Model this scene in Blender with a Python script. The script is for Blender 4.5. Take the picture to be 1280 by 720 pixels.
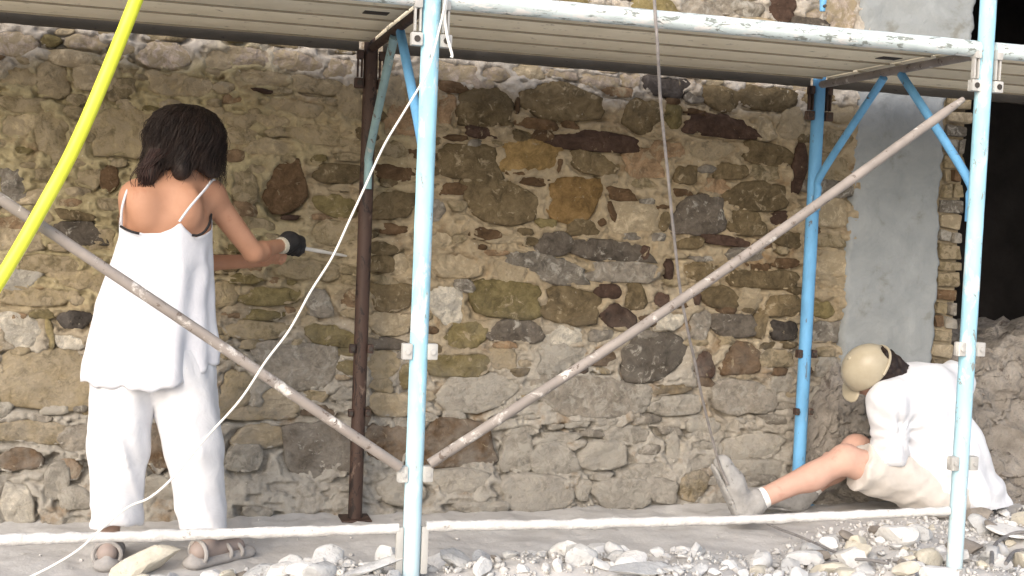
import bpy, bmesh, math, random
import numpy as np
from mathutils import Matrix, Vector

for _o in list(bpy.data.objects):
    bpy.data.objects.remove(_o, do_unlink=True)
scene = bpy.context.scene
COL = scene.collection

# ------------------------------------------------------------------ camera
CAM_Z = 1.219
YAW, PITCH, ROLL, FPX = math.radians(16.091), math.radians(-2.937), math.radians(2.351), 1525.2
_f = np.array([math.sin(YAW) * math.cos(PITCH), math.cos(YAW) * math.cos(PITCH), math.sin(PITCH)])
_r0 = np.array([math.cos(YAW), -math.sin(YAW), 0.0])
_u0 = np.cross(_r0, _f)
_r = _r0 * math.cos(ROLL) + _u0 * math.sin(ROLL)
_u = -_r0 * math.sin(ROLL) + _u0 * math.cos(ROLL)
cam_d = bpy.data.cameras.new('camera')
cam = bpy.data.objects.new('camera', cam_d)
COL.objects.link(cam)
m = Matrix.Identity(4)
for i in range(3):
    m[i][0], m[i][1], m[i][2] = _r[i], _u[i], -_f[i]
m[2][3] = CAM_Z
cam.matrix_world = m
cam_d.sensor_width = 36.0
cam_d.lens = FPX / 1280.0 * 36.0
cam_d.clip_start = 0.05
cam_d.clip_end = 500.0
scene.camera = cam

# ------------------------------------------------------------------ sky, sun, exposure
SUN_EL, SUN_AZ = math.radians(29), math.radians(216)      # azimuth: direction towards the sun, clockwise from +Y
world = bpy.data.worlds.new('World')
scene.world = world
world.use_nodes = True
wn = world.node_tree.nodes
sky = wn.new('ShaderNodeTexSky')
sky.sky_type = 'NISHITA'
sky.sun_disc = False
sky.sun_elevation = SUN_EL
sky.sun_rotation = SUN_AZ
sky.air_density = 1.0
sky.dust_density = 3.0
wn['Background'].inputs['Strength'].default_value = 0.15
world.node_tree.links.new(sky.outputs[0], wn['Background'].inputs['Color'])
sun_d = bpy.data.lights.new('sun', 'SUN')
sun_d.energy = 1.4
sun_d.angle = math.radians(60)
sun_d.color = (1.0, 0.98, 0.95)
sun = bpy.data.objects.new('sun', sun_d)
COL.objects.link(sun)
_sd = Vector((math.sin(SUN_AZ) * math.cos(SUN_EL), math.cos(SUN_AZ) * math.cos(SUN_EL), math.sin(SUN_EL)))
sun.rotation_euler = _sd.to_track_quat('Z', 'Y').to_euler()
sun.location = (0, -6, 8)
scene.view_settings.view_transform = 'Standard'
scene.view_settings.look = 'None'
scene.view_settings.gamma = 1.0
scene.view_settings.use_curve_mapping = False
scene.view_settings.exposure = 0.82


# ------------------------------------------------------------------ helpers
def P(x, y, Y):
    """point of the place seen at photo position (x, y) that stands at depth Y"""
    v = _f + _r * (x - 640) / FPX - _u * (y - 360) / FPX
    v = v * (Y / v[1])
    return np.array([v[0], v[1], v[2] + CAM_Z])


def hash3(ix, iy, iz, seed):
    h = (ix.astype(np.int64) * 374761393 + iy.astype(np.int64) * 668265263 + iz.astype(np.int64) * 2147483647 + seed * 1274126177)
    h = (h ^ (h >> 13)) * 1274126177
    h = h & 0x7fffffff
    h = (h ^ (h >> 16)) * 2246822519 & 0x7fffffff
    return (h & 0xffffff) / float(0xffffff) * 2 - 1


def vnoise(p, seed=0):
    p = np.asarray(p, dtype=np.float64)
    i = np.floor(p).astype(np.int64)
    f = p - i
    f = f * f * f * (f * (f * 6 - 15) + 10)
    out = 0
    for dx in (0, 1):
        wx = f[..., 0] if dx else 1 - f[..., 0]
        for dy in (0, 1):
            wy = f[..., 1] if dy else 1 - f[..., 1]
            for dz in (0, 1):
                wz = f[..., 2] if dz else 1 - f[..., 2]
                out = out + wx * wy * wz * hash3(i[..., 0] + dx, i[..., 1] + dy, i[..., 2] + dz, seed)
    return out


def fbm(p, seed=0, octs=4, gain=0.5):
    p = np.asarray(p, dtype=np.float64)
    a, s, out = 1.0, 1.0, 0
    for k in range(octs):
        out = out + a * vnoise(p * s + 17.3 * k, seed + k)
        a *= gain
        s *= 2.03
    return out


def sstep(a, b, x):
    t = np.clip((x - a) / (b - a), 0, 1)
    return t * t * (3 - 2 * t)


def new_mesh(name, verts, faces, smooth=True):
    me = bpy.data.meshes.new(name)
    verts = np.asarray(verts, dtype=np.float32)
    faces_l = faces if isinstance(faces, list) else None
    if faces_l is None:
        faces = np.asarray(faces, dtype=np.int32)
        n, k = faces.shape
        me.vertices.add(len(verts))
        me.vertices.foreach_set('co', verts.ravel())
        me.loops.add(n * k)
        me.loops.foreach_set('vertex_index', faces.ravel())
        me.polygons.add(n)
        me.polygons.foreach_set('loop_start', np.arange(0, n * k, k, dtype=np.int32))
        me.update(calc_edges=True)
    else:
        me.from_pydata(verts.tolist(), [], faces_l)
        me.update()
    if smooth:
        me.polygons.foreach_set('use_smooth', np.ones(len(me.polygons), dtype=bool))
    me.validate()
    return me


def link(name, me, mat=None, parent=None, loc=None):
    o = bpy.data.objects.new(name, me)
    COL.objects.link(o)
    if mat is not None and me is not None and len(me.materials) == 0:
        me.materials.append(mat)
    if loc is not None:
        o.location = loc
    if parent is not None:
        adopt(o, parent)
    return o


def adopt(o, parent):
    o.parent = parent
    M, p = Matrix.Identity(4), parent
    while p is not None:
        M = p.matrix_basis @ M if p.parent is None else p.matrix_parent_inverse @ p.matrix_basis @ M
        p = p.parent
    o.matrix_parent_inverse = M.inverted()


def empty(name, loc):
    o = bpy.data.objects.new(name, None)
    COL.objects.link(o)
    o.location = Vector([float(c) for c in loc])
    o.empty_display_size = 0.1
    return o


def tag(o, label=None, cat=None, group=None, kind=None):
    if label:
        o['label'] = label
    if cat:
        o['category'] = cat
    if group:
        o['group'] = group
    if kind:
        o['kind'] = kind
    return o


class MB:
    """collects shapes into one mesh"""
    def __init__(self):
        self.v, self.f = [], []

    def add(self, verts, faces):
        n = len(self.v)
        self.v += [tuple(map(float, q)) for q in verts]
        self.f += [tuple(i + n for i in f) for f in faces]
        return self

    def box(self, c, s, bev=0.004, rot=None):
        bm = bmesh.new()
        bmesh.ops.create_cube(bm, size=1.0)
        bmesh.ops.scale(bm, vec=Vector(s), verts=bm.verts)
        if bev:
            bmesh.ops.bevel(bm, geom=bm.edges[:], offset=bev, segments=2, affect='EDGES', profile=0.6)
        if rot is not None:
            bmesh.ops.rotate(bm, matrix=rot, verts=bm.verts)
        bm.verts.index_update()
        vs = [(v.co.x + c[0], v.co.y + c[1], v.co.z + c[2]) for v in bm.verts]
        fs = [[v.index for v in f.verts] for f in bm.faces]
        bm.free()
        return self.add(vs, fs)

    def tube(self, pts, r, n=14, cap=True, lump=0.0, seed=0, lscale=30.0):
        pts = [np.array(q, dtype=float) for q in pts]
        m_ = len(pts)
        rs = r if hasattr(r, '__len__') else [r] * m_
        T = []
        for i in range(m_):
            a = pts[max(i - 1, 0)]
            b = pts[min(i + 1, m_ - 1)]
            t = b - a
            T.append(t / (np.linalg.norm(t) + 1e-12))
        ref = np.array([0, 0, 1.0]) if abs(T[0][2]) < 0.9 else np.array([1.0, 0, 0])
        nrm = np.cross(T[0], ref)
        nrm /= np.linalg.norm(nrm)
        vs = []
        for i in range(m_):
            nrm = nrm - T[i] * np.dot(nrm, T[i])
            nrm /= np.linalg.norm(nrm)
            bi = np.cross(T[i], nrm)
            for k in range(n):
                a = 2 * math.pi * k / n
                vs.append(pts[i] + (nrm * math.cos(a) + bi * math.sin(a)) * rs[i])
        vs = np.array(vs)
        if lump:
            ax = np.repeat(np.array(pts), n, axis=0)
            d = vs - ax
            w = 1 + lump * fbm(vs * lscale, seed, 3)[:, None]
            vs = ax + d * w
        fs = []
        for i in range(m_ - 1):
            for k in range(n):
                k2 = (k + 1) % n
                fs.append((i * n + k, i * n + k2, (i + 1) * n + k2, (i + 1) * n + k))
        if cap:
            fs.append(tuple(range(n - 1, -1, -1)))
            fs.append(tuple((m_ - 1) * n + k for k in range(n)))
        return self.add(vs, fs)

    def build(self, name, mat, parent=None, smooth=True, autos=True):
        me = bpy.data.meshes.new(name)
        me.from_pydata(self.v, [], self.f)
        me.update()
        if smooth:
            me.polygons.foreach_set('use_smooth', np.ones(len(me.polygons), dtype=bool))
            if autos:
                bm = bmesh.new()
                bm.from_mesh(me)
                for e in bm.edges:
                    if len(e.link_faces) == 2 and e.calc_face_angle(0) > 0.7:
                        e.smooth = False
                bm.to_mesh(me)
                bm.free()
        c = np.array(self.v).mean(axis=0) if parent is not None else np.array(self.v).min(axis=0) * 0 + np.array(self.v).mean(axis=0)
        me.transform(Matrix.Translation(-Vector(c)))
        return link(name, me, mat, parent, Vector(c))


def seg(a, b, n):
    a, b = np.array(a, float), np.array(b, float)
    return [a + (b - a) * t for t in np.linspace(0, 1, n)]


def catmull(pts, sub=8):
    p = [np.array(q, float) for q in pts]
    p = [2 * p[0] - p[1]] + p + [2 * p[-1] - p[-2]]
    out = []
    for i in range(1, len(p) - 2):
        for t in np.linspace(0, 1, sub, endpoint=False):
            a, b, c, d = p[i - 1], p[i], p[i + 1], p[i + 2]
            out.append(0.5 * (2 * b + (c - a) * t + (2 * a - 5 * b + 4 * c - d) * t * t + (3 * b - a - 3 * c + d) * t ** 3))
    out.append(p[-2])
    return out


# ------------------------------------------------------------------ materials
def nt(name):
    mt = bpy.data.materials.new(name)
    mt.use_nodes = True
    return mt, mt.node_tree.nodes, mt.node_tree.links, mt.node_tree.nodes['Principled BSDF']


def c4(c):
    return (c[0], c[1], c[2], 1.0)


def ramp(N, L, fac, stops):
    r_ = N.new('ShaderNodeValToRGB')
    el = r_.color_ramp.elements
    el[0].position, el[0].color = stops[0][0], c4(stops[0][1])
    el[1].position, el[1].color = stops[-1][0], c4(stops[-1][1])
    for p_, c_ in stops[1:-1]:
        e = el.new(p_)
        e.color = c4(c_)
    L.new(fac, r_.inputs[0])
    return r_.outputs[0]


def noise(N, L, vec, scale, detail=5.0, rough=0.6, dist=0.0):
    n_ = N.new('ShaderNodeTexNoise')
    n_.inputs['Scale'].default_value = scale
    n_.inputs['Detail'].default_value = detail
    n_.inputs['Roughness'].default_value = rough
    n_.inputs['Distortion'].default_value = dist
    L.new(vec, n_.inputs['Vector'])
    return n_.outputs['Fac']


def mixc(N, L, fac, a, b):
    m_ = N.new('ShaderNodeMix')
    m_.data_type = 'RGBA'
    for sock, v in ((m_.inputs['Factor'], fac), (m_.inputs['A'], a), (m_.inputs['B'], b)):
        if isinstance(v, (int, float)):
            sock.default_value = v
        elif isinstance(v, tuple):
            sock.default_value = c4(v)
        else:
            L.new(v, sock)
    for s_ in m_.inputs:
        if s_.type == 'RGBA' and s_.name == 'A' and not s_.is_linked and isinstance(a, tuple):
            s_.default_value = c4(a)
        if s_.type == 'RGBA' and s_.name == 'B' and not s_.is_linked and isinstance(b, tuple):
            s_.default_value = c4(b)
    ins = [s_ for s_ in m_.inputs if s_.type == 'RGBA']
    if not isinstance(a, tuple):
        L.new(a, ins[0])
    if not isinstance(b, tuple):
        L.new(b, ins[1])
    return [s_ for s_ in m_.outputs if s_.type == 'RGBA'][0]


def step(N, L, fac, lo, hi):
    r_ = N.new('ShaderNodeMapRange')
    r_.inputs[1].default_value = lo
    r_.inputs[2].default_value = hi
    r_.interpolation_type = 'SMOOTHSTEP'
    L.new(fac, r_.inputs[0])
    return r_.outputs[0]


def bump(N, L, B, h, strength, dist=0.01):
    b_ = N.new('ShaderNodeBump')
    b_.inputs['Strength'].default_value = strength
    b_.inputs['Distance'].default_value = dist
    L.new(h, b_.inputs['Height'])
    L.new(b_.outputs[0], B.inputs['Normal'])


def pos(N):
    return N.new('ShaderNodeNewGeometry').outputs['Position']


def simple(name, c1, c2, scale=12.0, rough=0.8, bmp=0.3, bscale=60.0, bdist=0.005, c3=None, s3=(0.58, 0.66), sc3=None, metal=0.0, dist=0.0):
    mt, N, L, B = nt(name)
    p_ = pos(N)
    n1 = noise(N, L, p_, scale, 6, 0.62, dist)
    col = ramp(N, L, n1, [(0.3, c1), (0.7, c2)])
    if c3 is not None:
        n3 = noise(N, L, p_, sc3 or scale * 2.3, 5, 0.65, 0.3)
        col = mixc(N, L, step(N, L, n3, *s3), col, c3)
    L.new(col, B.inputs['Base Color'])
    B.inputs['Roughness'].default_value = rough
    B.inputs['Metallic'].default_value = metal
    B.inputs['Specular IOR Level'].default_value = 0.3
    if bmp:
        bump(N, L, B, noise(N, L, p_, bscale, 6, 0.65), bmp, bdist)
    return mt


def stone_mat(name, c, smear=0.35, mort=(0.36, 0.29, 0.19)):
    mt, N, L, B = nt(name)
    p_ = pos(N)
    oi = N.new('ShaderNodeObjectInfo').outputs['Random']
    n1 = noise(N, L, p_, 17, 8, 0.74, 0.6)
    d_ = tuple(v * 0.36 for v in c)
    h_ = tuple(min(1, v * 1.6 + 0.015) for v in c)
    col = ramp(N, L, n1, [(0.28, d_), (0.5, c), (0.74, h_)])
    hsv = N.new('ShaderNodeHueSaturation')
    mr = N.new('ShaderNodeMapRange')
    mr.inputs[3].default_value = 0.75
    mr.inputs[4].default_value = 1.28
    L.new(oi, mr.inputs[0])
    L.new(mr.outputs[0], hsv.inputs['Value'])
    L.new(col, hsv.inputs['Color'])
    # lime smears of the old pointing left on the face of the stone
    n2 = noise(N, L, p_, 21, 7, 0.7, 0.8)
    col = mixc(N, L, step(N, L, n2, 0.66 - smear * 0.32, 0.74 - smear * 0.2), hsv.outputs[0], mort)
    n3 = noise(N, L, p_, 55, 3, 0.5)
    col = mixc(N, L, step(N, L, n3, 0.72, 0.78), col, (0.40, 0.36, 0.29))
    # pale dust over the lower courses
    sx = N.new('ShaderNodeSeparateXYZ')
    L.new(p_, sx.inputs[0])
    dz = N.new('ShaderNodeMapRange')
    dz.inputs[1].default_value, dz.inputs[2].default_value = 0.95, 0.1
    dz.inputs[3].default_value, dz.inputs[4].default_value = 0.0, 0.62
    L.new(sx.outputs[2], dz.inputs[0])
    dm = N.new('ShaderNodeMath')
    dm.operation = 'MULTIPLY'
    L.new(dz.outputs[0], dm.inputs[0])
    L.new(step(N, L, noise(N, L, p_, 9, 5, 0.6), 0.3, 0.65), dm.inputs[1])
    col = mixc(N, L, dm.outputs[0], col, (0.33, 0.305, 0.27))
    L.new(col, B.inputs['Base Color'])
    B.inputs['Roughness'].default_value = 0.92
    B.inputs['Specular IOR Level'].default_value = 0.2
    bump(N, L, B, noise(N, L, p_, 34, 8, 0.74, 0.3), 0.9, 0.025)
    return mt


SC = dict(o=(.150, .112, .062), b=(.120, .074, .040), d=(.072, .044, .032), y=(.27, .18, .075), n=(.20, .125, .05),
          g=(.205, .18, .148), G=(.108, .090, .072), t=(.39, .32, .22), l=(.46, .42, .35), v=(.185, .148, .068), r=(.26, .175, .105),
          p=(.41, .34, .28), k=(.062, .052, .046), m=(.25, .20, .12), e=(.31, .28, .235), f=(.33, .265, .165))
SMEAR = dict(o=.3, b=.25, d=.15, y=.2, n=.15, g=.5, G=.3, t=.8, l=.7, v=.3, r=.5, p=.8, k=.2, m=.75, e=.8, f=.85)
SM = {k: stone_mat('stone_' + k, c, SMEAR[k], (.37, .345, .30) if k in 'eglG' else (.345, .28, .185)) for k, c in SC.items()}


def mortar_mat():
    mt, N, L, B = nt('mortar')
    p_ = pos(N)
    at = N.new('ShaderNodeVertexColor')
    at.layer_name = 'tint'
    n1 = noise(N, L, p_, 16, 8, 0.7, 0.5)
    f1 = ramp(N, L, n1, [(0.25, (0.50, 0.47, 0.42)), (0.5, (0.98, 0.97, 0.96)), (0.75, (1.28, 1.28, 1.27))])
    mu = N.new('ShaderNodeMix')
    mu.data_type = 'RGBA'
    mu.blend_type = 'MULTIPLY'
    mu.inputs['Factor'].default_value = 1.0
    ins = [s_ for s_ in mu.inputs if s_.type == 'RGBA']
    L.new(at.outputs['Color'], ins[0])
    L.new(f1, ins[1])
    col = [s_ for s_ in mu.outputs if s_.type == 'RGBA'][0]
    n2 = noise(N, L, p_, 5, 5, 0.6, 0.6)
    col = mixc(N, L, step(N, L, n2, 0.56, 0.72), col, (0.24, 0.165, 0.095))
    n3 = noise(N, L, p_, 70, 3, 0.6)
    col = mixc(N, L, step(N, L, n3, 0.68, 0.74), col, (0.52, 0.48, 0.40))
    L.new(col, B.inputs['Base Color'])
    B.inputs['Roughness'].default_value = 0.95
    B.inputs['Specular IOR Level'].default_value = 0.15
    bump(N, L, B, noise(N, L, p_, 48, 9, 0.76), 0.85, 0.018)
    return mt


def paint_mat(name, c, rust=(0.10, 0.055, 0.035), dustc=(0.62, 0.60, 0.57), wear=0.62, dust=0.6, sc=(9, 9, 3.5)):
    mt, N, L, B = nt(name)
    g_ = pos(N)
    mp = N.new('ShaderNodeMapping')
    mp.inputs['Scale'].default_value = sc
    L.new(g_, mp.inputs['Vector'])
    v = mp.outputs[0]
    n1 = noise(N, L, v, 1.6, 5, 0.6)
    col = ramp(N, L, n1, [(0.3, tuple(q * 0.82 for q in c)), (0.7, tuple(min(1, q * 1.15) for q in c))])
    n2 = noise(N, L, v, 2.2, 7, 0.7, 0.4)
    col = mixc(N, L, step(N, L, n2, dust, dust + 0.12), col, dustc)
    n3 = noise(N, L, v, 3.4, 8, 0.72, 0.6)
    w3 = step(N, L, n3, wear, wear + 0.04)
    col = mixc(N, L, w3, col, rust)
    L.new(col, B.inputs['Base Color'])
    B.inputs['Roughness'].default_value = 0.6
    B.inputs['Specular IOR Level'].default_value = 0.3
    bump(N, L, B, noise(N, L, g_, 90, 5, 0.6), 0.25, 0.004)
    return mt


def cloth_mat(name, c1, c2, dirt=(0.5, 0.47, 0.44), d0=0.70, scale=9):
    mt, N, L, B = nt(name)
    p_ = pos(N)
    n1 = noise(N, L, p_, scale, 5, 0.6)
    col = ramp(N, L, n1, [(0.3, c1), (0.7, c2)])
    n2 = noise(N, L, p_, 24, 5, 0.7, 0.5)
    col = mixc(N, L, step(N, L, n2, d0, d0 + 0.12), col, dirt)
    L.new(col, B.inputs['Base Color'])
    B.inputs['Roughness'].default_value = 0.9
    B.inputs['Specular IOR Level'].default_value = 0.1
    B.inputs['Sheen Weight'].default_value = 0.15
    bump(N, L, B, noise(N, L, p_, 14, 3, 0.5, 0.9), 0.22, 0.02)
    return mt


M_MORTAR = mortar_mat()
M_PIER = simple('cement_render', (.215, .23, .235), (.30, .315, .318), 5, .9, .45, 45, .012, c3=(.175, .175, .16), s3=(.54, .72), sc3=6, dist=.6)
M_GROUND = simple('dusty_ground', (.42, .405, .39), (.53, .515, .50), 6, .95, .5, 40, .01, c3=(.31, .295, .275), s3=(.6, .75), sc3=11)
M_BANK = simple('earth', (.19, .168, .145), (.35, .32, .285), 9, .95, .9, 30, .03, c3=(.12, .10, .085), s3=(.56, .68), sc3=16)
M_DARK = simple('shade_dark_interior', (.020, .018, .018), (.040, .036, .036), 3, .95, .4, 20, .02)  # near-black colour stands in for the shade inside the room
M_BLUE = paint_mat('lit_blue_paint', (.36, .64, .76), dust=.53, wear=.605, dustc=(.70, .72, .70), rust=(.26, .27, .25))  # pale base takes in the strong front light, besides real dust and wear
M_BLUE2 = paint_mat('shaded_blue_paint', (.13, .34, .58), dust=.62, wear=.62, dustc=(.34, .48, .58), rust=(.10, .10, .10))  # same blue paint, colour deepened for the dimmer light further back
M_BLUEW = paint_mat('worn_blue_white_paint', (.55, .62, .62), rust=(.22, .24, .22), dustc=(.74, .72, .69), wear=.545, dust=.50, sc=(5, 16, 16))
M_RUST = paint_mat('rusty_steel', (.060, .036, .028), rust=(.022, .015, .013), dustc=(.19, .135, .105), wear=.54, dust=.57)
M_GALV = paint_mat('galvanised_steel', (.42, .41, .39), rust=(.18, .15, .12), dustc=(.62, .60, .56), wear=.64, dust=.55)
M_TEAL = paint_mat('worn_teal_paint', (.24, .36, .38), rust=(.13, .12, .10), dustc=(.42, .44, .42), wear=.58, dust=.55)
M_BRACE = paint_mat('brown_grey_tube', (.27, .235, .21), rust=(.13, .10, .08), dustc=(.64, .60, .55), wear=.585, dust=.565, sc=(7, 7, 7))
M_CRUST = simple('plaster_crust', (.52, .50, .48), (.70, .69, .67), 20, .95, .7, 70, .01, c3=(.34, .31, .28), s3=(.62, .70), sc3=26)
M_BEAM = paint_mat('dark_beam', (.075, .064, .050), rust=(.03, .024, .02), dustc=(.30, .27, .23), wear=.62, dust=.68, sc=(6, 12, 12))
M_BOARD = [simple('board_%d' % i, tuple(v * k for v in (.76, .69, .53)), tuple(v * k for v in (.86, .79, .63)), 7, .8, .2, 40, .004, c3=(.33, .28, .20), s3=(.60, .72)) for i, k in enumerate((1.0, .88, 1.06))]
M_LIP = simple('plank_edge', (.30, .25, .17), (.42, .36, .26), 14, .9, .2)
M_SLOT = simple('slot_shadow_steel', (.04, .036, .03), (.06, .05, .045), 20, .8, .1)
M_HOSE = simple('yellow_plastic', (.80, .82, .05), (.86, .87, .09), 5, .38, .08, 30, .003)
M_CABLE = simple('white_cable_sheath', (.72, .68, .62), (.82, .79, .74), 14, .6, .1)
M_ROPE = simple('grey_rope', (.17, .155, .15), (.30, .275, .26), 30, .95, .8, 200, .004)
M_WIRE = simple('dark_cable', (.13, .125, .125), (.24, .23, .225), 20, .8, .2)
M_SKIN = simple('skin_tanned', (.40, .205, .125), (.475, .255, .165), 8, .55, .12, 90, .003, c3=(.37, .165, .10), s3=(.55, .75), sc3=12)
def dust_low(mt, zlo, zhi, c, amt):
    N, L = mt.node_tree.nodes, mt.node_tree.links
    B = N['Principled BSDF']
    src = B.inputs['Base Color'].links[0].from_socket
    sx = N.new('ShaderNodeSeparateXYZ')
    L.new(pos(N), sx.inputs[0])
    mr = N.new('ShaderNodeMapRange')
    mr.inputs[1].default_value, mr.inputs[2].default_value = zhi, zlo
    mr.inputs[3].default_value, mr.inputs[4].default_value = 0.0, amt
    L.new(sx.outputs[2], mr.inputs[0])
    L.new(mixc(N, L, mr.outputs[0], src, c), B.inputs['Base Color'])


dust_low(M_SKIN, .08, .22, (.27, .24, .225), .85)
dust_low(M_BLUE, .05, .75, (.66, .68, .67), .6)
M_SKIN2 = simple('skin_fair', (.46, .275, .215), (.55, .345, .275), 8, .6, .12, 90, .003, c3=(.42, .22, .17), s3=(.55, .75), sc3=12)
M_HAIR = simple('dark_brown_hair', (.012, .008, .007), (.030, .018, .014), 25, .55, .3, 160, .006)
M_HAIR2 = simple('auburn_hair', (.022, .011, .009), (.045, .020, .015), 25, .5, .3, 160, .006)
M_TOP = cloth_mat('white_cotton', (.60, .60, .645), (.68, .68, .715), d0=.76)
M_TROU = cloth_mat('off_white_linen', (.61, .61, .64), (.69, .69, .71), dirt=(.52, .50, .48), d0=.66)
M_TEE = cloth_mat('white_jersey', (.61, .62, .66), (.68, .69, .72), d0=.78)
M_SHORT = cloth_mat('cream_canvas', (.47, .435, .40), (.56, .52, .485), dirt=(.50, .45, .40), d0=.68)
M_BLACK = simple('black_fabric', (.015, .014, .015), (.03, .028, .028), 30, .85, .3, 150, .003)
M_CUFF = simple('cream_elastic', (.46, .42, .33), (.56, .52, .43), 30, .9, .3, 150, .003)
M_CAP = simple('cream_cap_vinyl', (.34, .295, .215), (.42, .375, .285), 12, .32, .15, 60, .003)
M_BOOT = simple('dusty_boot_leather', (.27, .26, .25), (.40, .39, .38), 16, .9, .5, 50, .008, c3=(.20, .19, .18), s3=(.58, .7))
M_SOCK = simple('white_sock', (.68, .66, .64), (.78, .77, .76), 20, .95, .4, 120, .004)
M_SANDAL = simple('dusty_sandal', (.26, .245, .235), (.38, .36, .345), 20, .9, .4, 70, .005)
M_STEEL = simple('bare_steel', (.66, .63, .58), (.76, .73, .68), 20, .5, .1)
M_PALE = simple('rubble_pale', (.58, .57, .555), (.74, .73, .715), 14, .95, .7, 45, .012, c3=(.33, .30, .27), s3=(.60, .72))
M_GREYR = simple('rubble_grey', (.40, .40, .40), (.55, .55, .545), 14, .95, .7, 45, .012, c3=(.24, .225, .21), s3=(.58, .7))
M_BUFF = simple('rubble_buff', (.50, .455, .37), (.64, .60, .51), 14, .95, .7, 45, .012, c3=(.33, .28, .21), s3=(.60, .72))
M_GRAVEL = simple('gravel_mix', (.36, .345, .33), (.66, .65, .63), 40, .95, .4, 60, .006, c3=(.28, .26, .23), s3=(.58, .64), sc3=60)
M_BROWNR = simple('rubble_brown', (.20, .175, .15), (.30, .27, .24), 14, .95, .7, 45, .012)

# ------------------------------------------------------------------ ground
WY = 5.03


def ground_h(X, Y):
    p = np.stack([X, Y, X * 0], -1)
    near = sstep(4.22, 3.75, Y) * (0.028 + 0.072 * sstep(0.05, 0.75, X) * sstep(2.3, 1.5, X))
    right = 0.06 * sstep(2.4, 3.2, X) * sstep(5.1, 4.5, Y) * sstep(3.75, 4.15, Y)
    h = near + right
    h = h + (0.010 + 0.03 * sstep(4.2, 3.9, Y)) * fbm(p * 5, 5, 4) * sstep(9, 6, np.abs(Y)) + 0.004 * fbm(p * 24, 9, 3)
    h = h * sstep(-6, 0.5, Y) * sstep(12, 5, X) * sstep(-9, -1.5, X)
    h = np.where(Y > 5.02, np.minimum(h, 0.0) - 0.004, h)
    return h


def graded(a, b, fa, fb, fine, coarse):
    out = list(np.arange(fa, fb, fine))
    lo, s = fa, fine
    while lo > a:
        s *= 1.5
        lo -= s
        out.insert(0, lo)
    hi, s = fb, fine
    out.append(fb)
    while hi < b:
        s *= 1.5
        hi += s
        out.append(hi)
    return np.array(out)


gx = graded(-160, 160, -1.0, 4.4, 0.022, 1)
gy = graded(-160, 200, 3.2, 5.15, 0.022, 1)
GX, GY = np.meshgrid(gx, gy, indexing='ij')
GZ = ground_h(GX, GY)


def grid_faces(nx, ny):
    i, j = np.meshgrid(np.arange(nx - 1), np.arange(ny - 1), indexing='ij')
    a = (i * ny + j).ravel()
    return np.stack([a, a + ny, a + ny + 1, a + 1], -1)


tag(link('ground', new_mesh('ground', np.stack([GX, GY, GZ], -1).reshape(-1, 3), grid_faces(len(gx), len(gy))), M_GROUND), kind='structure')


def gz(x, y):
    return float(ground_h(np.array([float(x)]), np.array([float(y)]))[0])


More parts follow.
